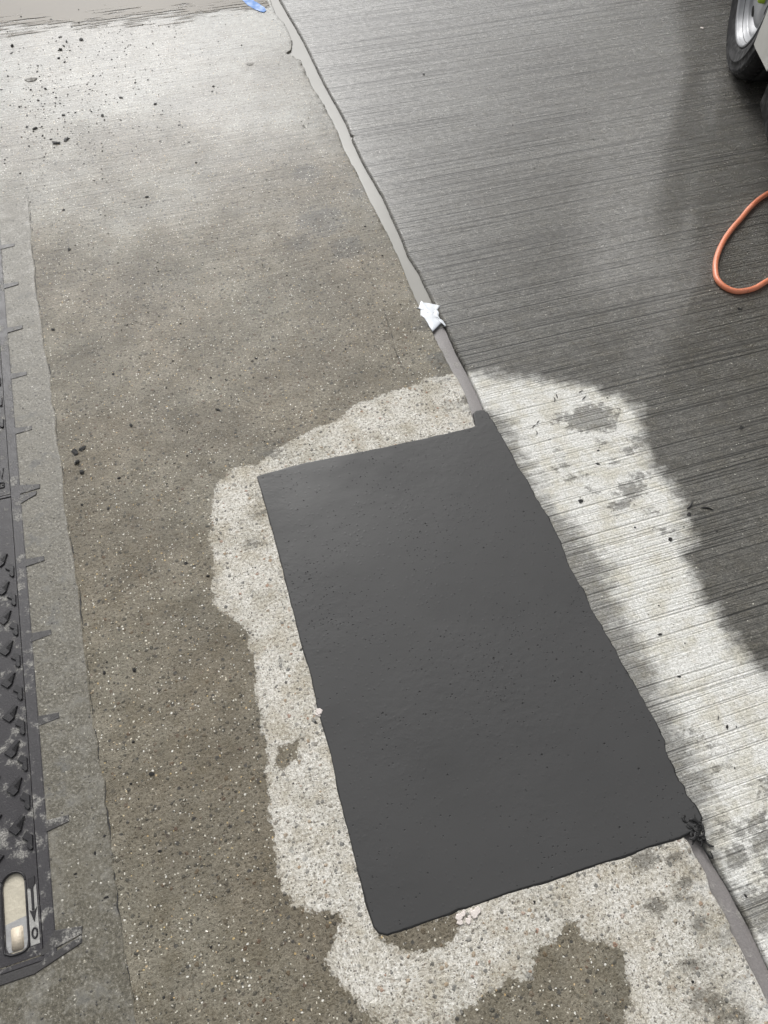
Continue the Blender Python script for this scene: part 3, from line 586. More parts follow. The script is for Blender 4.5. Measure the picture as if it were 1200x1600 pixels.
# ------------------------------------------------------------------ the dark patch
def make_patch():
    root = empty('patch', (0.33, .6, 0))
    P = densify(PATCH, .004)
    area = .5 * np.sum(P[:, 0] * np.roll(P[:, 1], -1) - P[:, 1] * np.roll(P[:, 0], -1))
    if area < 0: P = P[::-1]
    n = len(P); s = np.arange(n)
    # the long joint-side edge is torn, the others were cut against tape
    rough = np.where(P[:, 0] > .60, .0022, .0006)
    wob = np.array([mnoise.noise(Vector((p[0] * 70, p[1] * 70, 0))) + .6 * mnoise.noise(Vector((p[0] * 190, p[1] * 190, 3))) for p in P])
    P = offset_poly(P, 0) ; nrm = offset_poly(P, 1) - P
    nrm /= np.linalg.norm(nrm, axis=1)[:, None]
    P = P + nrm * (wob * rough)[:, None]
    o0 = np.array([.33, .6])
    bm = bmesh.new(); rings = []
    for d, z in ((.0, -.006), (0, .0022), (-.0003, .0025), (-.0008, .0026), (-.0030, .0026)):
        Q = P + nrm * d
        rings.append([bm.verts.new((q[0] - o0[0], q[1] - o0[1], z)) for q in Q])
    for a, b in zip(rings, rings[1:]):
        for i in range(n): bm.faces.new((a[i], a[(i + 1) % n], b[(i + 1) % n], b[i]))
    es = [bm.edges.get((rings[-1][i], rings[-1][(i + 1) % n])) for i in range(n)]
    bmesh.ops.triangle_fill(bm, use_beauty=True, edges=[e for e in es if e])
    obj('mastic_sheet', bm, M['patch'], root, smooth=True)
    # shade line round the patch edge, put in as a thin black ring
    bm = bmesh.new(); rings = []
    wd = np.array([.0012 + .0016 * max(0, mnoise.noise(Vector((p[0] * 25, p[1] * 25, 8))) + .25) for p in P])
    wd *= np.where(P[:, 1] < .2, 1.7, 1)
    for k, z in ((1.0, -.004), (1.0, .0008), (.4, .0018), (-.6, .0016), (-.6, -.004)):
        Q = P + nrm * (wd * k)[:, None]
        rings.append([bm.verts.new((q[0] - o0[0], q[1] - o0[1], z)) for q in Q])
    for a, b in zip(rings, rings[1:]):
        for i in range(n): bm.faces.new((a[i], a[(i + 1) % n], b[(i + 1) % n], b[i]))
    obj('edge_shade_ring', bm, M['bitumen'], root, smooth=True)
    tag(root, 'large dark grey rectangular mastic repair patch laid beside the joint', 'patch')
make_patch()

# ------------------------------------------------------------------ chamber cover: surround, frame, lids
def surround():
    right = np.array(SURR[3:]); top = np.array(SURR[:4])
    yy = np.arange(2.335, -.4, -.006)
    rx = np.interp(yy, right[::-1, 1], right[::-1, 0])
    rx = .6 * rx + .4 * np.interp(yy, [-.4, 2.335], [-.366, -.392]) + ragged(-yy, .0022, 21)
    bm = bmesh.new(); rows = []
    for x1, y in zip(rx, yy):
        xs = [-1.22] + list(np.linspace(-.49, x1 - .012, 9)) + [x1 - .004, x1 - .0012, x1]
        row = []
        for i, x in enumerate(xs):
            z = .0008 + .0004 * mnoise.noise(Vector((x * 12, y * 12, 0)))
            if i >= len(xs) - 2: z = (-.0004, -.005)[i - len(xs) + 2]
            if y > 2.33: z = -.004
            elif y > 2.322: z = min(z, .0004)
            row.append(bm.verts.new((x, y, z)))
        rows.append(row)
    for a, b in zip(rows, rows[1:]):
        ym = a[0].co.y
        for i in range(len(a) - 1):
            if i == 0 and FY0 + .012 < ym < FY1 - .012:
                continue
            bm.faces.new((a[i], a[i + 1], b[i + 1], b[i]))
    return struct(obj('concrete_surround', bm, M['surround'], smooth=True)), rx, yy
SUR, crx, cry = surround()
# broken hairline crack along the edge of the patched strip
wdt = .0010 * np.clip(ragged(-cry, 1.3, 33) + .25, 0, 1.8); bm = bmesh.new(); prev = None
cx2 = crx + ragged(-cry, .0012, 34)
for x, y, q in zip(cx2, cry, wdt):
    cur = (bm.verts.new((x - q, y, .0011)), bm.verts.new((x + q, y, .0011)), q)
    if prev and (q > 0 or prev[2] > 0) and y < 2.33: bm.faces.new((prev[0], prev[1], cur[1], cur[0]))
    prev = cur
obj('crack', bm, M['crumb'], SUR)

def frame():
    root = empty('manhole_frame', (-.8, 1.2, 0))
    R = lambda x, y: (x + .8, y - 1.2)
    def bar(x0, x1, y0, y1, z0=-.05, z1=.0024):
        bm = bmesh.new(); box(bm, x0 + .8, x1 + .8, y0 - 1.2, y1 - 1.2, z0, z1, .0012); obj('frame_bar', bm, M['iron_frame'], root)
    bar(-.5035, FX1, FY0, FY1); bar(FX0, FX0 + .0225, FY0, FY1)
    bar(FX0 + .0225, -.5035, FY0, .2305); bar(FX0 + .0225, -.5035, FY1 - .02, FY1)
    bar(FX0 + .0225, -.5035, 1.2005, 1.2075, z1=.001)
    bm = bmesh.new(); box(bm, -.308, .296, -.97, .985, -.05, -.04); obj('seat_ledge', bm, M['iron_frame'], root)
    ribs = [2.113, 1.938, 1.757, 1.584, 1.396, 1.010, .825, .641, .438]
    for i, y in enumerate(ribs):
        for sx in (1, -1):
            x0, x1 = (FX1 - .003, -.443) if sx > 0 else (FX0 + .003, FX0 - .04)
            bm = bmesh.new(); k = random.uniform(-.002, .002)
            pts = [(x0, y - .011), (x0, y + .010), (x1, y + .007 + k), (x1, y - .005 + k)]
            prism(bm, [R(*p) for p in pts], -.02, .0019 + .0003 * (i % 3) - (.0006 if i == 7 else 0), .0006)
            obj('frame_rib', bm, M['iron_rib'], root)
    for pts in ([(FX1 - .002, .262), (-.437, .2545), (-.4395, .2425), (-.508, .2290), (-.508, .236)],
                [(-.4395, .2415), (-.441, .229), (-.52, .2065), (-.60, .2065), (-.60, .2215), (-.513, .2215)],
                [(FX1 - .002, 1.228), (-.437, 1.216), (-.438, 1.204), (FX1 - .002, 1.200)],
                [(FX1 - .002, 1.198), (-.446, 1.199), (-.447, 1.188), (FX1 - .002, 1.172)]):
        bm = bmesh.new(); prism(bm, [R(*p) for p in pts], -.02, .0026, .0010); obj('frame_arm', bm, M['iron_rib'], root)
    tag(root, 'dirty cast iron frame with side ribs set in the concrete around both lids', 'manhole frame')
frame()

def tread_mesh(name, pts, c):
    bm = bmesh.new(); prism(bm, [(x - c[0], y - c[1]) for x, y in pts], 0, .0042, .0005)
    bmesh.ops.recalc_face_normals(bm, faces=bm.faces)
    me = bpy.data.meshes.new(name); bm.to_mesh(me); bm.free(); me.materials.append(M['iron_tread']); return me
TA = tread_mesh('tread_bar', TREAD_A, (-.533, .598)); TB = tread_mesh('tread_hook', TREAD_B, (-.515, .567))

def lid(name, x0, x1, y0, y1, slot=None):
    root = empty(name, ((x0 + x1) / 2, (y0 + y1) / 2, 0)); ox, oy = root.location[:2]
    bm = bmesh.new()
    out_ = [(x0, y0), (x1, y0), (x1, y1), (x0, y1)]
    loops = [out_] + ([slot] if slot else [])
    es = []; rims = []
    for lp in loops:
        vs = [bm.verts.new((x - ox, y - oy, 0.0)) for x, y in lp]
        lo = [bm.verts.new((x - ox, y - oy, -.036)) for x, y in lp]
        for i in range(len(vs)):
            j = (i + 1) % len(vs); es.append(bm.edges.new((vs[i], vs[j]))); bm.faces.new((vs[i], lo[i], lo[j], vs[j]))
    bmesh.ops.triangle_fill(bm, use_beauty=True, edges=es)
    obj('lid_plate', bm, M['iron_lid'], root)
    return root, ox, oy
SLOT = []
for a in np.linspace(0, math.pi, 9): SLOT.append((-.5465 + .0185 * math.cos(a), .357 + .018 * math.sin(a)))
SLOT += [(-.565, .262), (-.561, .2515), (-.553, .2475), (-.538, .2475), (-.5305, .2515), (-.528, .262)]
lower, ox, oy = lid('manhole_cover', -1.1055, -.5052, .2325, 1.1985, SLOT)
tag(lower, 'cast iron cover lid with raised tread, key slot, arrow and figure 0', 'manhole cover')
def on(name, bm, mat, root, smooth=False): return obj(name, bm, mat, root, smooth)
# key slot: rim, silt, cream block
bm = bmesh.new()
ring = catmull([(x - ox, y - oy, .0008) for x, y in offset_poly(np.array(SLOT), .002)] + [(SLOT[0][0] + .002 - ox, SLOT[0][1] - oy, .0008)], 3)
tube(bm, ring, .0016, 6); on('slot_rim', bm, M['iron_tread'], lower, True)
bm = bmesh.new(); prism(bm, [(x - ox, y - oy) for x, y in offset_poly(np.array(SLOT), .0005)], -.030, -.0045); on('slot_silt', bm, M['mud'], lower)
bm = bmesh.new(); prism(bm, [(-.5645 - ox, .296 - oy), (-.5285 - ox, .301 - oy), (-.5285 - ox, .251 - oy), (-.5645 - ox, .251 - oy)], -.02, -.0036); on('grey_silt', bm, M['mud_grey'], lower)
bm = bmesh.new(); box(bm, -.5555 - ox, -.5355 - ox, .2515 - oy, .288 - oy, -.012, -.0008, .0018); on('slot_block', bm, M['mud2'], lower, True)
# arrow panel
bm = bmesh.new(); prism(bm, [(-.5235 - ox, .341 - oy), (-.5085 - ox, .346 - oy), (-.5085 - ox, .2505 - oy), (-.5235 - ox, .2505 - oy)], -.004, .0006); on('arrow_panel', bm, M['tag'], lower)
ax = -.5155 - ox
def raised(name, pts, z1=.0024):
    bm = bmesh.new(); prism(bm, [(x, y - oy) for x, y in pts], -.002, z1, .0005); return on(name, bm, M['iron_tread'], lower)
raised('arrow_tail', [(ax - .0055, .358), (ax + .0055, .360), (ax + .0055, .346), (ax + .002, .342), (ax - .003, .341), (ax - .0055, .343)])
raised('arrow_shaft', [(ax - .0023, .3425), (ax + .0023, .3425), (ax + .0021, .305), (ax - .0021, .305)])
raised('arrow_head', [(ax - .0062, .3065), (ax - .002, .3035), (ax + .002, .3035), (ax + .0062, .3085), (ax + .0005, .286)])
bm = bmesh.new(); z = []
for k in range(20):
    a = 2 * math.pi * k / 20; z.append((ax + .0042 * math.cos(a), .2685 - oy + .0078 * math.sin(a), .0012))
tube(bm, z + [z[0]], .0016, 6); on('figure_0', bm, M['iron_tread'], lower, True)

upper, ox2, oy2 = lid('manhole_cover', -1.1055, -.5052, 1.209, 2.1835)
tag(upper, 'cast iron cover lid with raised letters by its edge, next to five frame ribs', 'manhole cover')
def put_treads(root, oxx, oyy, x0, x1, y0, y1, avoid):
    ph = 0; made = 0
    for c in range(14):
        cx = -.533 - c * .042
        for r in range(40):
            y = .598 + (r - 20) * .0722 + (.031 if c % 2 else 0)
            for me, dx, dy in ((TA, 0, 0), (TB, .018, -.031)):
                if c % 2: dx = -dx
                px, py = cx + dx, y + dy
                if not (x0 + .02 < px < x1 - .008 and y0 + .022 < py < y1 - .022): continue
                if any(a < px < b and e < py < f for a, b, e, f in avoid): continue
                o = bpy.data.objects.new('tread', me); COL.objects.link(o); o.parent = root
                o.location = (px - oxx, py - oyy, -.0002); o.scale = (-1 if c % 2 else 1, 1, 1); made += 1
    return made
put_treads(lower, ox, oy, -1.1055, -.5052, .2325, 1.07, [(-.60, -.49, .2, .405)])
put_treads(upper, ox2, oy2, -1.1055, -.5052, 1.36, 2.17, [])
def stroke(name, pts, root, x, y):
    bm = bmesh.new(); tube(bm, [(a - x, b - y, .0008) for a, b in pts], .0016, 6); obj(name, bm, M['iron_tread'], root, True)
stroke('letter_v', [(-.527, 1.288), (-.5215, 1.258), (-.5165, 1.290)], upper, ox2, oy2)
stroke('letter_b', [(-.527, 1.247), (-.527, 1.232), (-.518, 1.232), (-.5165, 1.238), (-.521, 1.2395), (-.5165, 1.241), (-.518, 1.247), (-.527, 1.247)], upper, ox2, oy2)

# ------------------------------------------------------------------ van at the far right (wheel and bumper corner in view)
VAN = empty('parked_van', (2.1206, 2.3985, 0), 1.1157)   # +x runs to its rear, +y out of its near side
tag(VAN, 'parked dark van with silver wheel, black tyre and pale skirt on the wet concrete', 'van')
def wheel_parts(root, cx, cy, side):
    R_, r_ = .324, .229
    def lathe(bm, prof, seg=72, closed=False):
        rings = []
        for r, y in prof:
            rings.append([bm.verts.new((cx + r * math.cos(a), cy + side * y, R_ + r * math.sin(a))) for a in [2 * math.pi * k / seg for k in range(seg)]])
        for a, b in zip(rings, rings[1:]):
            for k in range(seg): bm.faces.new((a[k], a[(k + 1) % seg], b[(k + 1) % seg], b[k]))
        return rings
    bm = bmesh.new()
    lathe(bm, [(.205, -.03), (.224, -.012), (.231, -.004), (.245, .003), (.268, .006), (.270, .0085), (.273, .0085), (.275, .006), (.292, .002), (.296, .004), (.302, .001), (.3125, -.010),
               (.3195, -.022), (.3225, -.034), (.3235, -.050), (.314, -.051), (.314, -.060), (.3235, -.061), (.324, -.098), (.314, -.099), (.314, -.112), (.324, -.113),
               (.3235, -.150), (.314, -.151), (.314, -.162), (.3225, -.163), (.319, -.19), (.310, -.203), (.29, -.213), (.25, -.215), (.21, -.2)])
    ty = obj('tyre', bm, M['tyre'], root, True)
    bm = bmesh.new()
    for k in range(64):                                   # shoulder lugs
        for s in (0, 1):
            a = 2 * math.pi * (k + .5 * s) / 64; y0, y1 = ((-.046, -.004), (-.209, -.167))[s]
            vs = []
            for (yy, rr) in ((y0, .3215), (y1, .305)) if s == 0 else ((y0, .305), (y1, .3215)):
                for da, dr in ((-.028, -.006), (-.024, .0042), (.024, .0042), (.028, -.006)):
                    sk = .02 * (1 if yy == y1 else -1)
                    vs.append(bm.verts.new((cx + (rr + dr) * math.cos(a + da + sk), cy + side * yy, R_ + (rr + dr) * math.sin(a + da + sk) - 0.0)))
            for f in ((0, 1, 2, 3), (4, 7, 6, 5), (0, 4, 5, 1), (1, 5, 6, 2), (2, 6, 7, 3)): bm.faces.new([vs[i] for i in f])
    for v in bm.verts: v.co.z = max(v.co.z, .0005)
    tr = obj('tread_lugs', bm, M['tyre'], ty)
    bm = bmesh.new()
    lathe(bm, [(.205, -.05), (.2285, -.014), (.2285, -.003), (.226, .0), (.221, .0), (.217, -.006), (.214, -.022), (.2, -.03), (.197, -.036), (.193, -.06), (.182, -.066), (.176, -.058), (.168, -.04),
               (.15, -.030), (.12, -.026), (.10, -.034), (.075, -.034), (.07, -.022), (.03, -.020), (.0005, -.020)])
    ri = obj('wheel_rim', bm, M['rim'], root, True)
    bm = bmesh.new(); lathe(bm, [(.055, -.03), (.054, .006), (.046, .012), (.0005, .013)], 32); obj('hub_cap', bm, M['plastic'], ri, True)
    for k in range(5):
        a = 2 * math.pi * k / 5 + 4.25
        bm = bmesh.new(); x_, z_ = cx + .085 * math.cos(a), R_ + .085 * math.sin(a)
        vs = [[bm.verts.new((x_ + q * math.cos(t), cy + side * y, z_ + q * math.sin(t))) for t in [2 * math.pi * j / 10 for j in range(10)]] for q, y in ((.012, -.036), (.011, -.018), (.006, -.012))]
        for p, q in zip(vs, vs[1:]):
            for j in range(10): bm.faces.new((p[j], p[(j + 1) % 10], q[(j + 1) % 10], q[j]))
        bm.faces.new(vs[-1]); obj('wheel_nut_cap', bm, M['nut'], ri, True)
        a += math.pi / 5                                   # vent slots in the disc
        bm = bmesh.new(); x_, z_ = cx + .142 * math.cos(a), R_ + .142 * math.sin(a)
        vs = [bm.verts.new((x_ + .026 * math.cos(t) * -math.sin(a) + .012 * math.sin(t) * math.cos(a), cy + side * -.0275, z_ + .026 * math.cos(t) * math.cos(a) + .012 * math.sin(t) * math.sin(a))) for t in [2 * math.pi * j / 12 for j in range(12)]]
        bm.faces.new(vs); obj('wheel_vent', bm, M['plastic'], ri)
for cx, cy, s in ((0, 0, 1), (3.2, 0, 1), (0, -1.86, -1), (3.2, -1.86, -1)):
    wheel_parts(VAN, cx, cy, s)
def arch(cx, r=.40, n=14, zc=.324, zb=.27):
    a0 = math.asin((zb - zc) / r)
    return [(cx + r * math.cos(t), zc + r * math.sin(t)) for t in np.linspace(math.pi - a0, a0, n)]
side = [(-.80, .30), (-.42, .27)] + arch(0) + [(.42, .25), (2.78, .25)] + arch(3.2) + [(3.62, .27), (4.05, .32), (4.12, .8), (4.10, 2.15), (3.95, 2.3), (1.0, 2.32), (.62, 2.2), (-.12, 1.28), (-.66, 1.08), (-.80, .88)]
def body_section(name, pts, y0, y1, mat, bevel=.03):
    bm = bmesh.new()
    a = [bm.verts.new((x, y0, z)) for x, z in pts]; b = [bm.verts.new((x, y1, z)) for x, z in pts]
    n = len(pts)
    for i in range(n): bm.faces.new((a[i], a[(i + 1) % n], b[(i + 1) % n], b[i]))
    f = bm.faces.new(a), bm.faces.new(b[::-1]); 
    if bevel:
        es = [e for e in bm.edges if len({v.co.y for v in e.verts}) == 1]
        bmesh.ops.bevel(bm, geom=es, offset=bevel, segments=3, affect='EDGES', clamp_overlap=True)
    bmesh.ops.triangulate(bm, faces=[f for f in bm.faces if len(f.verts) > 4])
    return obj(name, bm, mat, VAN, False)
# near and far sides with open arches, joined by the middle of the body
body_section('side_panel', side, -.30, .035, M['paint'], .02)
body_section('side_panel', side, -1.895, -1.56, M['paint'], .02)
mid = [(-.80, .30), (-.45, .62), (.45, .72), (2.7, .5), (3.7, .72), (4.05, .40), (4.12, .8), (4.10, 2.15), (3.95, 2.3), (1.0, 2.32), (.62, 2.2), (-.12, 1.28), (-.66, 1.08), (-.80, .88)]
body_section('body', mid, -1.56, -.30, M['paint'], 0)
bm = bmesh.new(); box(bm, -.45, 3.7, -1.55, -.31, .22, .5, .02); obj('underbody', bm, M['plastic'], VAN)
for xx in (0, 3.2):
    bm = bmesh.new(); box(bm, xx - .05, xx + .05, -1.7, -.18, .27, .38, .02); obj('axle', bm, M['plastic'], VAN)
bm = bmesh.new(); box(bm, -.86, -.60, -1.91, .028, .19, .297, .012); obj('bumper', bm, M['plastic'], VAN)
bm = bmesh.new(); pts = [(x, z) for x, z in [(-.62, .302), (-.425, .272)] + arch(0)[:5] + [(-.62, .52)]]
a_ = [bm.verts.new((x, .0365, z)) for x, z in pts]; b_ = [bm.verts.new((x, .05, z)) for x, z in pts]
for i in range(len(pts)): bm.faces.new((a_[i], a_[(i + 1) % len(pts)], b_[(i + 1) % len(pts)], b_[i]))
bm.faces.new(a_); bm.faces.new(b_[::-1]); obj('skirt_panel', bm, M['skirt'], VAN)
bm = bmesh.new(); box(bm, -.875, -.79, -1.88, .02, .31, .55, .025); obj('front_bumper', bm, M['plastic'], VAN)
bm = bmesh.new(); box(bm, 4.04, 4.17, -1.89, .03, .33, .55, .03); obj('rear_bumper', bm, M['plastic'], VAN)
for y0, y1 in ((-.36, -.02), (-1.84, -1.5)):
    bm = bmesh.new(); box(bm, -.815, -.70, y0, y1, .66, .86, .02); obj('headlight', bm, M['lamp'], VAN)
bm = bmesh.new()
vs = [bm.verts.new(p) for p in ((-.08, -1.75, 1.335), (-.08, -.11, 1.335), (.585, -.18, 2.165), (.585, -1.68, 2.165))]
bm.faces.new(vs)
bmesh.ops.translate(bm, verts=bm.verts, vec=(-.035, 0, .02)); obj('windscreen', bm, M['glass'], VAN)
for y in (.0385, -1.8985):
    bm = bmesh.new(); pts = [(.12, 1.3), (.62, 1.98), (.95, 2.05), (.95, 1.28)]
    vs = [bm.verts.new((x, y, z)) for x, z in pts]; bm.faces.new(vs); obj('side_window', bm, M['glass'], VAN)
    bm = bmesh.new(); box(bm, .78, .92, y - .006, y + .006, 1.12, 1.15, .004); obj('door_handle', bm, M['plastic'], VAN)
    s = 1 if y > 0 else -1
    bm = bmesh.new(); box(bm, .02, .16, y + (.02 if s > 0 else -.2), y + (.2 if s > 0 else -.02), 1.25, 1.5, .03); obj('wing_mirror', bm, M['plastic'], VAN)

# ------------------------------------------------------------------ hose
bm = bmesh.new()
pts = catmull([(x, y, .0075) for x, y in HOSE], 8)
pts = [(p[0], p[1], .0075 + .004 * max(0, mnoise.noise(Vector((p[0] * 3, p[1] * 3, 1))))) for p in pts]
tube(bm, pts, .0078, 14)
tag(obj('hose', bm, M['hose'], smooth=True), 'faded orange hose lying in a loop on the wet brushed concrete', 'hose')

# ------------------------------------------------------------------ white tape over the joint
def tape():
    c = np.mean(TAPE, 0); root_z = .001
    bm = bmesh.new(); P = np.array(TAPE)
    area = .5 * np.sum(P[:, 0] * np.roll(P[:, 1], -1) - P[:, 1] * np.roll(P[:, 0], -1))
    if area < 0: P = P[::-1]
    rings = []
    P = densify(P, .004); n = len(P)
    for k, z in ((1, -.001), (1, .0006), (.95, .0012), (.7, .0018), (.42, .0012), (.15, .0018)):
        ring = []
        for p in P:
            q = c + (p - c) * k
            zz = z + (.0014 * mnoise.noise(Vector((q[0] * 60, q[1] * 60, 2))) + .0006 * mnoise.noise(Vector((q[0] * 140, q[1] * 140, 5))) if k < 1 else 0)
            ring.append(bm.verts.new((q[0], q[1], zz)))
        rings.append(ring)
    for a, b in zip(rings, rings[1:]):
        for i in range(n): bm.faces.new((a[i], a[(i + 1) % n], b[(i + 1) % n], b[i]))
    bm.faces.new(rings[-1])
    tag(obj('tape', bm, M['tape'], smooth=True), 'crumpled white plastic tape stuck across the flooded joint', 'tape')
tape()

# ------------------------------------------------------------------ blue paint stroke
bm = bmesh.new(); P = densify(BLUE, .006)
P = P + np.array([[mnoise.noise(Vector((p[0] * 90, p[1] * 90, k))) * .003 for k in (0, 4)] for p in P])
prism(bm, P, -.001, .0021)
tag(obj('paint_mark', bm, M['blue']), 'short blue paint stroke on the slab beside the joint', 'paint mark')

# ------------------------------------------------------------------ black shavings at the patch corner
def shavings():
    root = empty('sealant_shavings', (.655, .075, 0)); rs = random.Random(4)
    for k in range(34):
        bm = bmesh.new(); a = rs.uniform(0, 6.3); cx, cy = max(-.013, min(.004, rs.gauss(-.005, .005))), max(-.018, min(.012, rs.gauss(-.003, .009)))
        p = Vector((cx, cy, rs.uniform(.002, .010))); pts = []; tw = rs.uniform(-1.1, 1.1)
        for i in range(8):
            pts.append(p.copy()); a += tw * rs.uniform(.4, 1.3)
            p += Vector((math.cos(a) * .0026, math.sin(a) * .0026, rs.uniform(-.0018, .0018))); p.z = max(.001, min(.013, p.z))
        tube(bm, pts, rs.uniform(.0015, .0030), 6, True); obj('shaving', bm, M['bitumen'], root, True)
    bm = bmesh.new(); tube(bm, catmull([(-.012, -.014, .003), (-.008, -.026, .002), (-.006, -.036, 0), (-.002, -.043, -.002), (.002, -.043, -.002), (.002, -.035, -.001)], 4), .0019, 6, True)
    obj('shaving', bm, M['bitumen'], root, True)
    bm = bmesh.new(); tube(bm, catmull([(.008, .022, .004), (.004, .012, .006), (.007, .004, .006), (.010, -.008, .003)], 4), .0016, 6, True)
    obj('shaving', bm, M['bitumen'], root, True)
    root.scale = (1.0, 1.2, .5)
    tag(root, 'tangle of black sealant shavings at the corner of the dark patch', 'shavings')
shavings()

# ------------------------------------------------------------------ crumbs and flecks
def rock(seed, flat=.7):
    bm = bmesh.new(); bmesh.ops.create_icosphere(bm, subdivisions=2, radius=1)
    for v in bm.verts:
        n = v.co.normalized(); d = 1 + .75 * mnoise.noise(n * 1.6 + Vector((seed * 7.1, 0, 0))) + .45 * mnoise.noise(n * 3.2 + Vector((0, seed * 3.3, 0)))
        v.co = n * d; v.co.z = (v.co.z + .75) * flat
    me = bpy.data.meshes.new('crumb'); bm.to_mesh(me); bm.free(); me.materials.append(M['crumb']); return me
ROCKS = [rock(i, .55 + .1 * (i % 3)) for i in range(7)]
def crumbs(lst, label, group, cat='crumb', k=.62, rules=()):
    base = label, group
    for i, (x, y, r) in enumerate(lst):
        label, group = base
        for test, lb, gr in rules:
            if test(x, y, r): label, group = lb, gr; break
        o = bpy.data.objects.new('asphalt_crumb', ROCKS[(i * 3 + int(r * 1e4)) % 7]); COL.objects.link(o)
        r *= k; o.scale = (r * random.uniform(.8, 1.6), r * random.uniform(.7, 1.2), r * random.uniform(.5, .9))
        o.rotation_euler = (0, 0, random.uniform(0, 6.3)); o.location = (x, y, -.0006)
        tag(o, label, cat, group)
crumbs(CRUMB_TOP, 'small black asphalt crumb scattered on the pale wet slab before the puddle', 'crumbs before the puddle', rules=(
    (lambda x, y, r: y > 3.36, 'black crumb standing in the muddy puddle', 'crumbs in the puddle'),
    (lambda x, y, r: r > .0088, 'larger black crumb among the scattered crumbs on the pale wet slab', 'larger crumbs before the puddle')))
crumbs(CRUMB_PAIR, 'one of two bigger black crumbs lying side by side, away from the puddle', 'pair of black crumbs')
crumbs(CRUMB_FRAME, 'dark crumb in a tight cluster beside the lid joint of the manhole frame', 'crumbs beside the manhole frame', k=.6)
crumbs(CRUMB_LEFT, 'single dark crumb lying on the worn speckled slab', 'crumbs on the worn slab', k=.55, rules=(
    (lambda x, y, r: x < -.384, 'dark crumb lying on the grey concrete strip beside the manhole frame', 'crumbs on the strip beside the manhole frame'),
    (lambda x, y, r: sdf(np.array([[x, y]]), DRY_L)[0] < 0 and y < .2, 'dark crumb on the dry pale concrete between the patch end and the joint', 'crumbs on the dry worn concrete'),
    (lambda x, y, r: sdf(np.array([[x, y]]), DRY_L)[0] < 0, 'tiny black crumb on dry pale concrete touching the long patch edge', None),
    (lambda x, y, r: y > 2, 'dark crumb on the damp slab between the two bigger crumbs and the strip end', 'crumbs past the pair')))
crumbs(CRUMB_RIGHT, 'single dark crumb lying on the brushed slab', 'crumbs on the brushed slab', k=.6, rules=(
    (lambda x, y, r: sdf(np.array([[x, y]]), DRY_R)[0] < 0, 'single dark crumb on the dry white part of the brushed slab', 'crumbs on the dry brushed concrete'),
    (lambda x, y, r: x > 1.4 and y > 1, 'lone dark crumb on the brushed slab just outside the hose loop', None) ))
for i, (x, y, r) in enumerate(SHRED_R):
    bm = bmesh.new(); a = random.uniform(-.5, .5) + (0 if i < 2 else .9); cv = random.uniform(-.9, .9)
    pts = []
    p = Vector((-r * math.cos(a), -r * math.sin(a), .0012))
    for j in range(7):
        pts.append(p.copy()); p += Vector((math.cos(a), math.sin(a), 0)) * (r * 2 / 6); a += cv / 6 * 1.6
    tube(bm, pts, min(.0020, r * .16), 6, True)
    o = obj('rubber_shred', bm, M['bitumen'], smooth=True); o.location = (x, y, .0003)
    tag(o, 'thin curled black shred lying on the brushed slab', 'shred', 'black shreds on the brushed slab')
# flat dark flakes pressed into the slab
for x, y, a, b, rz, lb in ((-.335, 3.017, .02, .014, .1, 'flat grey leaf flake stuck on the wet slab among black crumbs'),
                           (.4346, 2.905, .012, .010, .2, 'flat grey flake stuck on the slab beside the joint')):
    bm = bmesh.new(); prism(bm, [(a * math.cos(t) * (1 + .2 * math.sin(3 * t + rz)), b * math.sin(t) * (1 + .15 * math.cos(2 * t))) for t in np.linspace(0, 6.1, 14)], 0, .0014, .0004)
    o = obj('flake', bm, M['grit']); o.location = (x, y, .0002); tag(o, lb, 'flake')
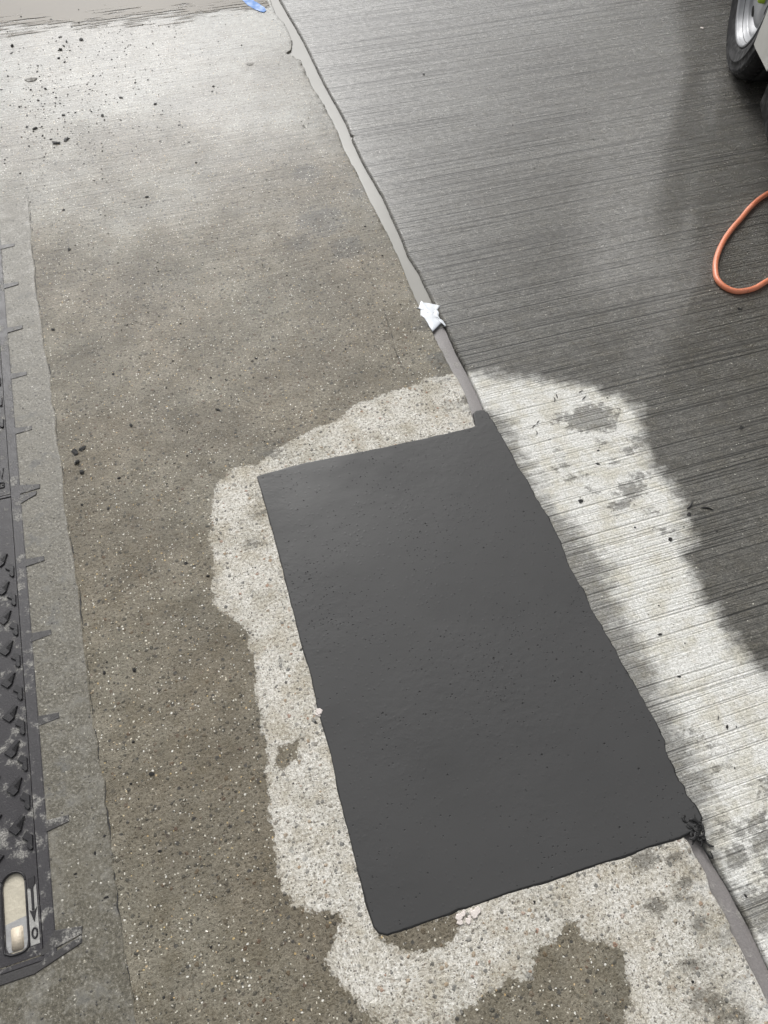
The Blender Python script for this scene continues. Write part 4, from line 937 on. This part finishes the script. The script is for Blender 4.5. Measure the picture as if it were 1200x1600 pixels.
# white chips by the patch edge
def chips(name, x, y, n, spread, r, label):
    root = empty(name, (x, y, 0)); rs = random.Random(n)
    for i in range(n):
        bm = bmesh.new(); q = r * rs.uniform(.5, 1.2)
        prism(bm, [(q * math.cos(t) * rs.uniform(.7, 1.2), q * math.sin(t) * rs.uniform(.7, 1.2)) for t in np.linspace(0, 5.3, 6)], 0, q * .6, q * .15)
        o = obj('chip', bm, M['chip'], root); o.location = (rs.gauss(0, spread), rs.gauss(0, spread * .6), 0)
    tag(root, label, 'chips')
chips('white_chips', 0.0474, 0.4917, 3, .004, .007, 'small white chip wedged against the long clean edge of the dark patch')
chips('white_chips', 0.1966, 0.0726, 12, .009, .006, 'cluster of crushed white chips below the short edge of the dark patch')
chips('white_chips', 2.1831, 2.6773, 1, .001, .012, 'lone white fleck on the brushed slab beside the van tyre')

def stuff_grit():
    """loose sand and fine crumbs too small to count"""
    rs = np.random.default_rng(5); V = []; F = []; MI = []
    def add(x, y, r, mi, z=0.0):
        b = len(V); a = rs.uniform(0, 6.28)
        for k in range(4): V.append((x + r * math.cos(a + k * 1.57) * rs.uniform(.7, 1.3), y + r * math.sin(a + k * 1.57) * rs.uniform(.7, 1.3), z))
        V.append((x + rs.normal() * r * .2, y + rs.normal() * r * .2, z + r * rs.uniform(.5, 1)))
        for k in range(4): F.append((b + k, b + (k + 1) % 4, b + 4)); MI.append(mi)
    for _ in range(900):
        x, y = rs.normal(-.12, .22), rs.normal(2.86, .28)
        if -.8 < x < .5: add(x, y, abs(rs.normal(.0016, .0012)) + .0007, 0)
    for _ in range(2600):
        x, y = rs.uniform(-.36, .6), rs.uniform(0, 3.3); add(x, y, abs(rs.normal(.0008, .0009)) + .0006, int(rs.integers(0, 3) > 0))
    for _ in range(700):
        x, y = rs.uniform(.7, 1.6), rs.uniform(0, 2.4); add(x, y, abs(rs.normal(.0006, .0007)) + .0005, int(rs.integers(0, 2)))
    keep = sdf(np.array([f and V[f[0]][:2] for f in F]), PATCH) > .004
    F2 = [f for f, k in zip(F, keep) if k]; M2 = [m for m, k in zip(MI, keep) if k]
    me = bpy.data.meshes.new('grit'); me.from_pydata(V, [], F2); me.materials.append(M['crumb']); me.materials.append(M['grit'])
    me.polygons.foreach_set('material_index', np.array(M2, np.int32)); me.update()
    o = link('loose_grit', me); o['kind'] = 'stuff'; o['label'] = 'fine loose grit scattered over the wet slabs'; o['category'] = 'grit'
stuff_grit()
